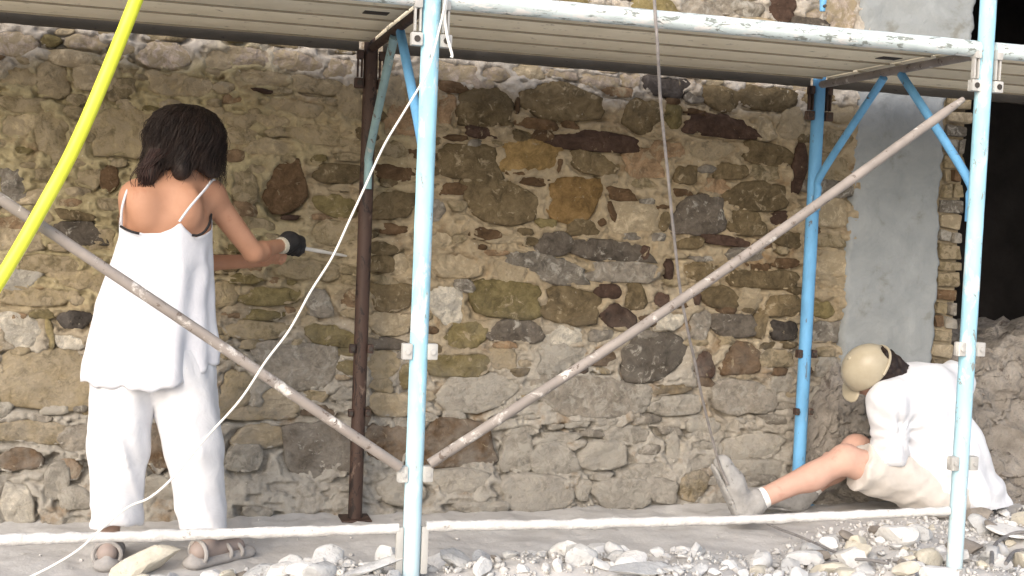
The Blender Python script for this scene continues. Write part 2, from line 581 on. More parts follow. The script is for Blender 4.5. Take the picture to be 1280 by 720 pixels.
# ------------------------------------------------------------------ stone wall
# cx cy w h colour squareness tilt(deg) gap   in photo pixels on the plane of the wall
STONES = '''
607 133 64 44 o 4 0 1;705 127 98 42 o 2.6 3 1;673 155 48 13 b 3 6;714 156 18 9 b 3 10;750 177 108 24 d 3.5 2 1;600 165 38 13 d 4 3 1
568 172 28 7 b 3 0;585 202 75 40 o 4.5 0 1;663 194 66 36 y 3 0 0;745 205 60 24 o 3 8 1;700 204 6 20 b 3 8;803 145 48 40 o 2.4 0 1
775 114 42 12 r 4 2 1;556 136 22 32 r 4 0;562 108 40 12 b 3 2;584 138 24 20 o 3 0;808 206 44 34 r 4 0;648 132 5 20 b 3 0
570 90 60 20 p 3 3;620 92 36 16 p 3 0;660 88 40 18 t 3 0;703 93 40 10 p 4 3 1;752 102 48 16 p 3 4 1;789 100 22 18 p 3 0
566 237 30 16 b 2.4 0;629 253 92 50 o 2.3 4 1;718 249 68 54 n 2.8 0 1;778 243 36 15 b 3.5 2 1;765 265 9 24 b 3 -30 1;753 278 12 8 b 3 -20
648 217 30 8 b 3 2;793 272 58 38 t 3.5 0;607 292 38 15 b 4 4 1;694 304 42 25 G 3 0 1;765 313 92 26 G 4.5 2 1;664 325 56 18 g 3 4
700 340 64 26 g 2.6 4;783 340 86 24 g 4.5 2 1;570 331 62 28 t 4 0 1;621 316 36 7 r 3 0 1;684 279 24 10 v 3 0;546 265 20 26 g 3 0
625 300 36 10 t 3 0;640 340 36 26 t 3 0;548 302 30 22 t 3 0
635 374 86 42 v 4.5 3 1;714 383 70 42 o 4 8 1;776 396 44 26 d 3 14 1;762 364 30 16 d 3 6;797 370 24 28 o 4 0;646 414 64 26 G 4 3 1
633 431 28 9 r 3 4 1;571 457 74 26 v 6 0 1;583 420 46 30 v 3 0;560 382 40 40 l 2.6 0;700 450 54 34 e 4 0;628 449 30 24 t 4 0
821 447 72 54 G 2.6 0 1;738 497 124 46 g 2.4 2;600 492 92 42 e 3 -4 1;727 463 16 8 d 3 0;752 420 30 13 g 3 0;708 420 40 20 l 3 0
575 553 86 56 b 4 0 1;646 567 38 42 e 4 0 1;692 574 54 36 e 4 3 1;752 568 58 34 e 3 -3 1;671 612 88 40 e 3.4 0 1;725 611 20 24 e 3 0 1;771 614 68 34 e 3.5 -3 1
785 545 50 20 e 3 0;570 600 60 26 e 3 0;600 630 60 16 e 3 0 1
833 108 52 24 k 4 2 1;901 122 44 27 o 3 8 1;958 122 66 29 o 3.5 2 1;904 156 76 24 d 4 2 1;862 161 18 10 d 3 0;957 161 22 25 t 3 0
992 154 30 34 t 3 0;962 192 60 24 o 4 3 1;917 214 40 19 o 5 0 1;960 216 38 18 m 4 0;858 218 30 22 o 3 0 1;890 188 56 22 t 3 0
842 146 20 30 v 3 0;1001 215 15 60 d 3 2 1;1050 142 34 22 t 3 0 1;1046 175 40 26 m 3 0;1045 210 40 28 m 3 0;832 188 40 20 r 3 0
898 233 28 16 r 4 0;950 245 72 31 o 5 2 1;876 269 66 44 G 4.5 0 1;937 279 48 26 o 4 3 1;978 273 24 16 d 3 0;910 301 56 12 d 3.4 3 1
864 304 32 14 o 3 0 1;986 299 36 20 o 3 3 1;806 316 12 18 d 3 0 1;838 337 11 24 d 4 0 1;873 340 32 20 o 3 0;957 349 86 22 o 4.5 2 1
935 319 48 16 g 3 -4;832 275 14 24 o 3 0;901 372 42 24 o 4 0 1;978 382 46 24 o 5 0 1;1040 265 42 34 t 4 0 1;1040 330 44 28 t 4 0;1036 300 40 16 m 4 0 1
938 372 26 26 t 4 0;829 374 18 18 d 3 0;871 374 9 16 d 3 0;876 408 23 34 g 4 0 1;918 407 50 28 G 5 0 1;952 407 16 28 o 5 0 1;981 413 34 22 k 5 0 1
1033 414 38 24 g 4 0 1;1028 386 26 20 v 4 0;838 402 32 20 l 3 0 1;883 456 25 30 d 3 0 1;928 450 44 38 b 2.8 0 1;973 448 44 22 m 3 3 1
838 487 46 12 o 3 -5 1;848 507 62 24 e 2.6 0 1;930 497 78 36 g 2.6 4 1;980 480 30 20 e 3 0;840 560 17 34 e 3 4 1;940 558 72 28 e 3 0 1;945 584 64 20 e 3 2 1
862 604 34 30 m 3 0 1;822 610 36 28 e 3 0 1;800 500 26 30 e 3 0;880 532 40 20 e 3 0;1040 460 40 26 e 3 0 1;1035 500 50 36 e 3 0 1;1040 545 60 34 e 3 0 1
310 70 60 20 p 3 2;372 76 60 22 p 3 3;425 84 36 22 p 3 0;330 97 64 18 v 3 2;398 107 60 20 v 3 3 1;329 113 26 5 d 3 3;275 75 40 22 t 3 0
300 150 46 16 m 3 3;355 131 50 16 r 3 2;385 138 36 16 m 3 0;340 150 46 14 r 3 0;300 170 44 20 b 3 2;400 168 78 22 m 3.4 2;345 184 64 18 r 3 2;438 130 30 40 r 3 0
490 112 36 36 t 3 0;500 152 38 36 r 4 0;487 186 50 18 m 3 0;358 233 50 56 b 2.8 3 1;305 233 32 40 m 3 0 1;422 217 52 22 o 4 2 1;422 258 50 25 v 3 2 1;363 272 22 6 d 3 0 1
493 216 48 18 b 4 3 1;493 257 52 30 o 5 0 1;495 287 40 13 b 4 3 1;420 290 54 28 m 4 0 1;478 330 28 20 o 3 0 1;388 337 70 26 m 3 4 1;500 330 20 24 t 3 0;320 280 44 14 m 3 0
340 370 70 22 v 4 0 1;398 378 34 36 g 3 0 1;330 394 50 12 v 3 2 1;414 420 60 24 v 4 4 1;320 413 80 20 m 4 3 1;374 458 102 54 g 2.6 2 1;490 373 52 34 o 4 0 1
490 406 54 26 t 4 0 1;480 430 54 14 G 4 2 1;480 456 36 30 m 3 0;512 470 24 30 v 3 0 1;296 490 42 48 m 3 0 1;348 502 46 32 t 3 0;432 492 30 16 e 3 0 1;398 513 40 14 b 3 5 1
325 516 80 18 t 3 0 1;325 546 62 28 t 3 0 1;397 562 84 66 G 2.8 2 1;305 572 46 32 e 3 0 1;486 556 54 46 b 4 0 1;490 507 50 28 t 4 0 1;455 520 20 26 b 3 0
320 636 38 16 e 2.5 10 1;500 612 60 30 e 2.6 4 1;
20 55 50 28 p 3 0;85 72 56 20 t 3 0 1;110 52 50 18 p 3 0 1;205 68 62 32 p 2.4 3 1;65 100 40 38 r 3 0 1;26 96 40 22 v 3 2;118 97 56 30 t 3 0 1;152 112 34 22 m 3 -20 1;215 105 56 26 r 3 0
160 167 82 56 m 3 2 1;30 130 58 20 b 3 0;22 158 40 26 v 3 0;65 168 40 46 m 3 0;250 108 30 24 t 3 0;265 150 30 30 r 3 0
110 222 34 24 m 3 0 1;137 222 24 32 b 3 0 1;60 218 42 14 m 3 0 1;15 230 30 40 g 3 -20;90 268 46 14 o 4 0 1;45 245 40 20 t 3 0;100 292 58 26 G 3 0;128 300 30 30 m 3 0
25 300 56 26 t 3 0;60 330 80 20 m 4 0 1;20 350 50 24 l 3 0;90 348 50 20 m 3 0;45 372 88 22 m 5 3 1;25 415 48 36 l 3 0;92 400 40 20 k 4 5 1;88 428 36 18 l 3 0 1;62 418 10 34 v 3 -12 1
58 474 120 66 m 5 0 1;45 540 98 24 m 4 3 1;25 574 54 26 b 3 0 1;86 586 30 24 r 3 0 1;96 548 40 30 g 3 0;24 628 40 48 l 2.2 0 1;72 600 30 40 e 3 0;95 620 40 24 e 3 0 1;205 560 50 60 b 3 0 1
205 610 50 26 e 3 0;140 520 60 30 m 3 0;250 520 60 40 m 3 0;150 360 70 30 m 3 0;220 340 60 30 m 3 0;270 330 60 24 o 3 0 1;275 368 44 30 m 3 0;200 440 70 40 m 3 0;210 270 50 26 m 3 0
760 20 60 22 g 3 5 1;715 6 50 18 v 3 5;820 10 50 24 v 3 0;880 14 50 24 g 3 5 1;925 10 60 20 g 3 3 1;980 10 32 34 d 2.2 15 1;1012 32 44 18 G 5 3 1;1050 18 34 50 p 4 0 1;950 28 40 14 t 3 0;1000 -15 50 18 g 3 0;860 -14 60 20 t 3 0;790 -20 60 20 m 3 0
'''
stones = []
for row in STONES.replace('\n', ';').split(';'):
    q = row.split()
    if not q:
        continue
    if float(q[0]) < 450 and float(q[1]) < 215:
        q[4] = {'b': 'm', 'o': 'm', 'r': 'f', 'v': 'f'}.get(q[4], q[4])
    stones.append([float(q[0]), float(q[1]), float(q[2]), float(q[3]), q[4], float(q[5]), float(q[6]) if len(q) > 6 else 0.0, int(q[7]) if len(q) > 7 else 0])
rng = random.Random(11)
# small packing stones in the joints that are still open
occ = np.zeros((340, 220), bool)


def occ_box(cx, cy, w, h):
    return int((cx - w / 2 + 60) / 4), int((cx + w / 2 + 60) / 4) + 1, int((cy - h / 2 + 60) / 4), int((cy + h / 2 + 60) / 4) + 1


for s in stones:
    a, b, c, d = occ_box(s[0], s[1], s[2] * 0.92 - 3, s[3] * 0.9 - 3)
    occ[max(a, 0):b, max(c, 0):d] = True
fill = []
for k in range(14000):
    q = k / 14000.0
    w = rng.uniform(26, 72) * (1 - 0.66 * q)
    h = w * rng.uniform(0.26, 0.62)
    if h < 6.5:
        continue
    cx, cy = rng.uniform(-30, 1050), rng.uniform(35, 625)
    if rng.random() < 0.12:
        cx, cy = rng.uniform(640, 1060), rng.uniform(-40, 30)
    if 40 + cx * 0.07 > cy > 0.07 * cx - 50:
        pass
    a, b, c, d = occ_box(cx, cy, w - 1, h - 1)
    if a < 0 or c < 0 or occ[a:b, c:d].any():
        continue
    occ[a:b, c:d] = True
    if cy > 582 and cx < 620:
        continue
    if cy > 500:
        col = rng.choice('eeeeg')
    elif cx < 450:
        col = rng.choice('mmtvmr')
    elif cy < 110:
        col = rng.choice('ptp')
    else:
        col = rng.choice('tmmobgob')
    fill.append([cx, cy, w, h, col, rng.uniform(2.4, 4), rng.uniform(-6, 6), 1 if rng.random() < 0.35 else 0])
stones += fill
print('STONES', len(stones))
NST = 298

PIER_L, PIER_R, JAMB_R = 3.085, 3.552, 3.69
wall = tag(empty('stone_wall', (1.4, 5.3, 0)), 'old rubble stone wall with wide sandy mortar joints behind the scaffolding', 'wall')


def batter(z):
    return -0.07 * sstep(0.35, 0.0, z)


fx = np.concatenate([np.arange(-2.6, -0.72, 0.06), np.arange(-0.70, PIER_L + 0.03, 0.0062)])
fz = np.concatenate([np.arange(-0.08, 2.52, 0.0062), np.arange(2.55, 3.4, 0.06)])
FX, FZ = np.meshgrid(fx, fz, indexing='ij')
pq = np.stack([FX, FZ, FX * 0], -1)
H0 = (0.011 + 0.004 * sstep(1.0, 0.4, FX)) * fbm(pq * 4, 21, 3)
E = np.full(FX.shape, 1.0)            # distance in metres to the nearest stone edge, negative inside
GAP = np.zeros(FX.shape)
SH = []
for i, s in enumerate(stones):
    c = P(s[0], s[1], WY)
    e1 = (P(s[0] + s[2] / 2, s[1], WY) - P(s[0] - s[2] / 2, s[1], WY))
    e2 = (P(s[0], s[1] - s[3] / 2, WY) - P(s[0], s[1] + s[3] / 2, WY))
    hw, hh = abs(e1[0]) / 2, abs(e2[2]) / 2
    SH.append((c[0], c[2], hw * 1.08, hh * 1.16, s[4], s[5], math.radians(-s[6]), s[7], i))


def stone_d(du, dv, hw, hh, k, tilt, seed):
    ca, sa = math.cos(tilt), math.sin(tilt)
    u = (du * ca + dv * sa) / hw
    v = (-du * sa + dv * ca) / hh
    tp, sk = 0.22 * math.sin(seed * 12.9898), 0.20 * math.sin(seed * 78.233)
    u = u * (1 + tp * np.clip(v, -1, 1)) + sk * np.clip(v, -1, 1)
    v = v * (1 + 0.16 * math.sin(seed * 37.7) * np.clip(u, -1, 1))
    th = np.arctan2(v, u)
    nse = 0.15 * vnoise(np.stack([np.cos(th) * 1.6 + seed * 3.1, np.sin(th) * 1.6, th * 0], -1), 3) + 0.09 * vnoise(np.stack([np.cos(th) * 4 + seed * 7.7, np.sin(th) * 4, th * 0], -1), 4)
    return (np.abs(u) ** k + np.abs(v) ** k) ** (1.0 / k) * (1 + nse), u, v


for (X, Z, hw, hh, cc, k, tilt, gap, i) in SH:
    R_ = max(hw, hh) * 1.5 + 0.02
    a, b = np.searchsorted(fx, [X - hw * 1.5 - 0.03, X + hw * 1.5 + 0.03])
    c, d = np.searchsorted(fz, [Z - hh * 1.7 - 0.03, Z + hh * 1.7 + 0.03])
    if b - a < 2 or d - c < 2:
        continue
    dd, u, v = stone_d(FX[a:b, c:d] - X, FZ[a:b, c:d] - Z, hw, hh, k, tilt, i)
    E[a:b, c:d] = np.minimum(E[a:b, c:d], (dd - 1) * min(hw, hh))
    if gap:
        wd = (0.012 + (0.007 if Z < 0.35 else 0)) / max(hh, 0.02)
        side = sstep(0.55 if Z < 0.35 else 0.20, -0.5, v) * (0.5 + 0.5 * sstep(-0.2, 0.4, vnoise(np.stack([FX[a:b, c:d] * 13, FZ[a:b, c:d] * 13, dd * 0 + i], -1), 8)))
        ring = sstep(0.90, 0.96, dd) * sstep(1.02 + wd, 1.0 + wd * 0.6, dd)
        if Z < 0.36:
            side = sstep(0.75, 0.2, v) * (0.35 + 0.65 * sstep(-0.3, 0.2, vnoise(np.stack([FX[a:b, c:d] * 9, FZ[a:b, c:d] * 9, dd * 0 + i], -1), 8)))
        GAP[a:b, c:d] = np.maximum(GAP[a:b, c:d], ring * side)
rag = 0.0050 * fbm(pq * 18, 31, 3) + 0.0032 * fbm(pq * 60, 41, 3)
pit = sstep(0.42, 0.72, fbm(pq * (13, 26, 1), 35, 3)) * sstep(-0.004, 0.012, E)
crack = sstep(0.045, 0.0, np.abs(fbm(pq * (5, 8, 1), 36, 4))) * sstep(0.05, 0.35, fbm(pq * 3, 37, 2)) * sstep(0.0, 0.01, E)
H = H0 + rag - 0.030 + (0.0335) * sstep(-0.024, 0.007, E + 0.9 * rag) - (0.030 + 0.018 * sstep(0.50, 0.34, FZ)) * GAP - 0.018 * pit - 0.012 * crack
WYg = WY + batter(FZ) - H
mv = np.stack([FX, WYg, FZ], -1).reshape(-1, 3)
me = new_mesh('mortar', mv, grid_faces(len(fx), len(fz))[:, ::-1])
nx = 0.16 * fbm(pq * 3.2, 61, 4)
tintW = np.array([.375, .305, .205])  # sandy mortar, with deck shade and warm board bounce painted in
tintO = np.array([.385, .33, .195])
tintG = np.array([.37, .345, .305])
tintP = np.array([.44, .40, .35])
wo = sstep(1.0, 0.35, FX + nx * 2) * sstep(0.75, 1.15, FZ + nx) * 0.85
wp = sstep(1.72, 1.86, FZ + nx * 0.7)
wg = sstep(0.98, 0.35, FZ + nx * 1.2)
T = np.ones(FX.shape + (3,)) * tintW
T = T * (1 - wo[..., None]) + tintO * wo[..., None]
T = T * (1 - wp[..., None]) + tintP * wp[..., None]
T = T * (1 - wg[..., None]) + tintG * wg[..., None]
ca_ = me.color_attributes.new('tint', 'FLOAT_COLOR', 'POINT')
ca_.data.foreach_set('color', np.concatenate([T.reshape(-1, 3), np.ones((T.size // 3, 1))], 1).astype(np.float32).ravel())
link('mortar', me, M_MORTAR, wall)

small = []
for (X, Z, hw, hh, cc, k, tilt, gap, i) in SH:
    n = 18 if hw > 0.05 else 12
    small_one = i >= NST
    rings = [0.34, 0.62, 0.82, 0.93, 0.99] if gap else [0.34, 0.62, 0.84, 0.97, 1.09]
    low = cc in 'tmpelrf'
    dome = (0.003 if low else 0.004) + 0.006 * rng.random()
    base = (-0.0065 if low else -0.0035)
    vs, fs = [(0, 0, 0)], []
    th = np.linspace(0, 2 * math.pi, n, endpoint=False) + 0.1
    # outline radius of the stone in every direction
    cu, sv = np.cos(th) * hw, np.sin(th) * hh
    dd, _, _ = stone_d(cu, sv, hw, hh, k, 0.0, i)
    ca, sa = math.cos(tilt), math.sin(tilt)
    ou, ov = cu / dd, sv / dd
    ox, oz = ou * ca - ov * sa, ou * sa + ov * ca
    V = [np.array([[0.0, 0.0]])]
    D = [np.zeros(1)]
    for rr in rings:
        V.append(np.stack([ox * rr, oz * rr], -1))
        D.append(np.full(n, rr))
    V, D = np.concatenate(V), np.concatenate(D)
    hz = base + dome * (1 - np.clip(D, 0, 1) ** 2.0) - (0.007 * sstep(0.90, 0.99, D) if gap else 0.012 * sstep(0.98, 1.09, D))
    q = np.stack([V[:, 0] + X, V[:, 1] + Z, V[:, 0] * 0], -1)
    hz = hz + 0.0095 * fbm(q * 14, 71, 2) + 0.008 * vnoise(q * 38, 72) + 0.011 * fbm(q * 4, 21, 3)
    yy = batter(np.array([Z]))[0] - hz
    front = np.stack([V[:, 0], yy, V[:, 1]], -1)
    back = np.stack([ox * 1.0, np.full(n, 0.07), oz * 1.0], -1)
    vs = np.concatenate([front, back])
    for kk in range(n):
        k2 = (kk + 1) % n
        fs.append((0, 1 + kk, 1 + k2))
        for rr in range(len(rings)):
            a = 1 + rr * n
            fs.append((a + kk, a + n + kk, a + n + k2, a + k2))
    if i >= NST:
        small.append((vs + (X, WY, Z), fs, cc))
        continue
    me = new_mesh('stone', vs, fs)
    link('stone', me, SM[cc], wall, Vector((X, WY, Z)))
if small:
    keys = sorted(SM)
    av, af, ai, cn = [], [], [], 0
    for v_, f_, c_ in small:
        av.append(v_)
        af += [tuple(int(x) + cn for x in q) for q in f_]
        ai += [keys.index(c_)] * len(f_)
        cn += len(v_)
    me = new_mesh('packing_stones', np.concatenate(av), af)
    for k_ in keys:
        me.materials.append(SM[k_])
    me.polygons.foreach_set('material_index', np.array(ai, dtype=np.int32))
    tag(link('packing_stones', me, None, wall), kind='stuff')

mb = MB()
mb.box((0.51, 5.36, 1.66), (6.2, 0.44, 3.5), 0.0)
mb.build('wall_core', M_BANK, wall, smooth=False)

# cement rendered pier and the brick edge of the opening
px_ = np.concatenate([np.arange(PIER_L - 0.02, PIER_R + 0.001, 0.011)])
pz_ = np.arange(-0.05, 3.4, 0.011)
PX, PZ = np.meshgrid(px_, pz_, indexing='ij')
pp = np.stack([PX, PZ, PX * 0], -1)
edge = 0.011 * fbm(np.stack([PZ * 5, PZ * 0, PX * 0], -1), 51, 4) + 0.01 * fbm(np.stack([PZ * 24, PZ * 0 + 3, PX * 0], -1), 52, 3)
tt = (PX - px_[0]) / (px_[-1] - px_[0])
wide = 0.125 * sstep(1.93, 2.0, PZ)
PXd = px_[0] + (px_[-1] - px_[0] + edge + wide + 0.008) * tt - (edge * 0.9 + 0.01) * (1 - tt) * (1 + 0 * PZ)
PYd = WY - 0.014 - 0.009 * fbm(pp * 3, 53, 4) - 0.0035 * fbm(pp * 18, 54, 3) + 0.06 * sstep(0.97, 1.0, tt) + 0.05 * sstep(0.035, 0.0, tt)
PYd += batter(PZ)
link('rendered_pier', new_mesh('rendered_pier', np.stack([PXd, PYd, PZ], -1).reshape(-1, 3), grid_faces(len(px_), len(pz_))[:, ::-1]), M_PIER, wall)
mb = MB()
mb.box(((PIER_L + JAMB_R) / 2 + 0.01, 5.31, 1.66), (JAMB_R - PIER_L - 0.05, 0.51, 3.5), 0.0)
mb.build('wall_core', SM['t'], wall, smooth=False)
z = 0.02
brk = [SM[c] for c in 'mmeobmgt']
bi_ = 0
while z < 1.95:
    hgt = rng.uniform(0.058, 0.085)
    w = rng.uniform(0.095, 0.135)
    jx = PIER_R + 0.012
    mb = MB()
    if rng.random() < 0.25:
        w2 = w * rng.uniform(0.4, 0.6)
        spans = [(jx, jx + w2 - 0.006), (jx + w2 + 0.006, jx + w)]
    else:
        spans = [(jx, jx + w)]
    for (a, b) in spans:
        mb = MB()
        mb.box(((a + b) / 2, WY + 0.105 + rng.uniform(-0.010, 0.010), z + hgt / 2), (b - a, 0.22, hgt - 0.012), 0.009)
        v = np.array(mb.v)
        v += (0.010 * np.stack([fbm(v * 22, 1, 2), fbm(v * 18, 2, 2), fbm(v * 18, 3, 2)], -1))
        mb.v = [tuple(q) for q in v]
        mb.build('brick', rng.choice(brk), wall)
    bi_ += 1
    z += hgt
# lintel zone and far side of the opening, all behind or beyond the frame
mb = MB()
mb.box((5.95, 5.30, 1.66), (2.1, 0.55, 3.5), 0.01)
o = mb.build('side_wall', SM['t'], None)
tag(o, 'rough masonry beyond the dark opening on the pier side', 'wall')
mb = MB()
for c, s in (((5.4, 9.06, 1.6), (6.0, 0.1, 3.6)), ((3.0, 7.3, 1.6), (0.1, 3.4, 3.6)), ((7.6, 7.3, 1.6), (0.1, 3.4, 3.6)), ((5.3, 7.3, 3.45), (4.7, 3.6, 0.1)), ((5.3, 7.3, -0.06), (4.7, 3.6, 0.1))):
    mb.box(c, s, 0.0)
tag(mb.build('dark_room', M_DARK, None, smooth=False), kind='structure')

# earth and rubble bank in the foot of the opening
bx = np.arange(2.72, 5.3, 0.011)
bt = np.linspace(0, 1, 140)
BX, BT = np.meshgrid(bx, bt, indexing='ij')
top = 0.66 + 0.18 * sstep(3.85, 4.25, BX) + 0.03 * fbm(np.stack([BX * 6, BX * 0, BX * 0], -1), 81, 3)
wb_ = sstep(3.40, 3.72, BX)
top = top * (sstep(2.70, 3.05, BX) * 0.93 * (1 - wb_) + wb_)
prof_t = np.array([0, .18, .40, .62, .8, 1.0])
BYb = np.interp(BT, prof_t, [4.55, 4.78, 4.93, 5.02, 5.12, 6.9]) * wb_ + np.interp(BT, prof_t, [4.80, 4.90, 4.95, 4.99, 5.04, 5.2]) * (1 - wb_)
BZb = np.interp(BT, prof_t, [0.0, .16, .50, .82, 1.0, 0.8]) * top
bp = np.stack([BX, BYb, BZb], -1)
dn = fbm(bp * 7, 82, 4)
BYb = BYb - (0.025 + 0.03 * wb_) * dn * sstep(0, 0.1, BT)
BZb = BZb + (0.035 * fbm(bp * 11, 83, 4) + 0.016 * np.abs(fbm(bp * 30, 84, 3))) * sstep(0, 0.1, BT)
BYb = BYb - 0.022 * (np.abs(fbm(bp * 26, 85, 3)) - .3) * sstep(0, 0.1, BT)
tag(link('earth_bank', new_mesh('earth_bank', np.stack([BX, BYb, BZb], -1).reshape(-1, 3), grid_faces(len(bx), len(bt))), M_BANK), kind='structure')

# ------------------------------------------------------------------ scaffolding
FX1, FX2, YF, YB = 0.781, 2.781, 3.73, 4.867
ZL, ZR, ZH = 1.907, 0.253, 1.895
PR = 0.0285


def clamp(parent, c, mat, w=0.032, h=0.05, off=0.040, drop=0.0):
    for sx in (-1, 1):
        mb = MB()
        mb.box((c[0] + sx * off, c[1] - 0.012, c[2]), (w, 0.030, h), 0.004)
        k = mb.build('clamp_plate', mat, parent)
        mb = MB()
        a = np.array([c[0] + sx * off, c[1] - 0.0275, c[2]])
        mb.tube([a + (0, 0.004, 0), a + (0, -0.006, 0)], 0.0085, 8)
        mb.build('bolt', M_SLOT if drop else M_GALV, k)


def socket(parent, c, mat, drop=0.10):
    """wedge socket either side of a post: eye above, straps, square lug below"""
    for sx in (-1, 1):
        mb = MB()
        mb.box((c[0] + sx * 0.044, c[1] - 0.010, c[2] + 0.012), (0.026, 0.034, 0.036), 0.005)
        for dx in (-0.008, 0.008):
            mb.box((c[0] + sx * 0.044 + dx, c[1] - 0.010, c[2] - 0.040), (0.006, 0.020, 0.072), 0.001)
        k = mb.build('wedge_strap', mat, parent)
        mb = MB()
        mb.box((c[0] + sx * 0.046, c[1] - 0.012, c[2] - drop), (0.036, 0.030, 0.040), 0.004)
        lg = mb.build('wedge_lug', mat, parent)
        mb = MB()
        a = np.array([c[0] + sx * 0.046, c[1] - 0.027, c[2] - drop])
        mb.tube([a + (0, 0.004, 0), a + (0, -0.003, 0)], 0.010, 10)
        mb.build('wedge_hole', M_SLOT, lg)


def frame(x, label, mat_f, mat_b, mat_br, clamps):
    t = tag(empty('scaffold_frame', (x, (YF + YB) / 2, 0)), label, 'scaffold frame', 'portal frames of the scaffolding')
    g0, g1 = gz(x, YF), gz(x, YB)
    mb = MB()
    mb.tube(seg((x, YF, g0 - 0.01), (x, YF, 3.1), 60), PR, 20, lump=0.018, seed=int(x * 7))
    mb.build('front_post', mat_f, t)
    mb = MB()
    mb.tube(seg((x, YB, g1 - 0.002), (x, YB, 1.94), 40), PR, 20, lump=0.02, seed=int(x * 9))
    mb.build('rear_post', mat_b, t)
    for (yy, g) in ((YB, g1),):
        mb = MB()
        mb.box((x, yy, g + 0.004), (0.12, 0.12, 0.010), 0.002)
        mb.build('base_plate', mat_b, t)
    mb = MB()
    mb.tube(seg((x, YF + 0.02, ZH), (x, YB - 0.02, ZH), 6), 0.0165, 14)
    mb.build('header_tube', M_BRACE if mat_b is M_BLUE2 else M_RUST, t)
    ap = np.array([x, 4.3, ZH - 0.02])
    for s_, yp, zlow in ((1, YB, 1.41), (-1, YF, 1.37)):
        mb = MB()
        yin = yp - s_ * (PR + 0.008)
        pts = catmull([ap + (0, s_ * 0.06, 0), np.array([x, yin - s_ * 0.035, zlow + 0.10]), np.array([x, yin, zlow + 0.02]), np.array([x, yin + s_ * 0.004, zlow - 0.07])], 8)
        mb.tube(pts, 0.0165, 12)
        mb.build('knee_brace', M_TEAL if (s_ > 0 and mat_b is M_RUST) else mat_br, t)
    socket(t, (x, YF, ZL - 0.03), M_GALV)
    socket(t, (x, YB, ZL - 0.05), mat_b if mat_b is M_RUST else M_RUST)
    for zc in clamps:
        clamp(t, (x, YF, zc), M_GALV)
    clamp(t, (x, YB, 0.70), M_RUST, 0.024, 0.036, 0.036, 1)
    clamp(t, (x, YB, 0.44), M_RUST, 0.020, 0.030, 0.034, 1)
    return t


f1 = frame(FX1, 'scaffold frame with pale blue front post and dark rusty rear post', M_BLUE, M_RUST, M_BLUE2, (0.815, 0.430))
f2 = frame(FX2, 'scaffold frame with blue front and rear posts beside the seated person', M_BLUE, M_BLUE2, M_BLUE2, (0.845, 0.434))
mb = MB()
bt_ = P(1028, 14, YB)
mb.tube(seg(bt_, bt_ + (0.01, 0, 0.9), 8), [0.012] + [0.023] * 7, 14)
o = mb.build('upper_strut', M_BLUE2, f2)
mb = MB()
mb.tube([bt_ + (0, -0.024, 0.02), bt_ + (0, 0.0, 0.02)], 0.007, 8)
mb.build('bolt_hole', M_SLOT, o)


def tube_thing(name, label, cat, pts, r, mat, group=None, n=16, lump=0.0, seed=0, lscale=30):
    mb = MB()
    mb.tube(pts, r, n, lump=lump, seed=seed, lscale=lscale)
    return tag(mb.build(name, mat, None), label, cat, group)


G_L = 'front ledgers under the deck'
yl = YF
tube_thing('ledger_tube', 'worn pale tube under the deck edge between the two blue posts', 'scaffold tube', seg((FX1 + 0.034, yl, ZL), (FX2 - 0.034, yl, ZL), 50), 0.029, M_BLUEW, G_L, 18, 0.02, 3)
tube_thing('ledger_tube', 'shaded grey tube under the deck edge above the standing person', 'scaffold tube', seg((-1.35, yl, ZL + 0.01), (FX1 - 0.034, yl, ZL), 50), 0.029, M_BLUEW, G_L, 18, 0.02, 4)
tube_thing('ledger_tube', 'pale tube crossing in front of the dark opening', 'scaffold tube', seg((FX2 + 0.034, yl, ZL), (4.75, yl, ZL), 40), 0.029, M_BLUEW, G_L, 18, 0.02, 5)
G_B = 'bottom rails of the scaffolding'
tube_thing('bottom_rail', 'plaster crusted low rail in front of the standing person\'s feet', 'scaffold tube', seg((-1.35, yl, ZR + 0.004), (FX1 - 0.044, yl, ZR), 160), 0.0165, M_CRUST, G_B, 14, 0.16, 6, 26)
tube_thing('bottom_rail', 'plaster crusted low rail between the two blue posts', 'scaffold tube', [np.array(q) - (0, 0, 0.010 * math.sin(math.pi * i / 159)) for i, q in enumerate(seg((FX1 + 0.044, yl, ZR + 0.006), (FX2 - 0.04, yl, ZR + 0.006), 160))], 0.0165, M_CRUST, G_B, 14, 0.16, 7, 26)
for xx in (FX1,):
    mb = MB()
    for sx in (-1, 1):
        mb.box((xx + sx * 0.040, yl - 0.004, 0.185), (0.022, 0.022, 0.15), 0.003)
    mb.build('rail_hook', M_GALV, f1)
G_D = 'diagonal braces of the scaffolding'
dq = [P(500, 584, YF - 0.03), P(250, 415, YF - 0.03), P(0, 248, YF - 0.03)]
dq.append(dq[2] + (dq[2] - dq[1]) * 1.4)
tube_thing('diagonal_brace', 'brown grey diagonal tube slanting up past the standing person', 'scaffold tube', catmull(dq, 16), 0.0165, M_BRACE, G_D, 14, 0.03, 8)
dr = [P(537, 580, YF - 0.03), P(870, 362, YF - 0.03), P(1204, 124, YF - 0.03)]
tube_thing('diagonal_brace', 'grey diagonal tube rising from the centre post to the post by the opening', 'scaffold tube', catmull(dr, 24), [0.0165] * 47 + [0.014, 0.010], M_BRACE, G_D, 14, 0.03, 9)
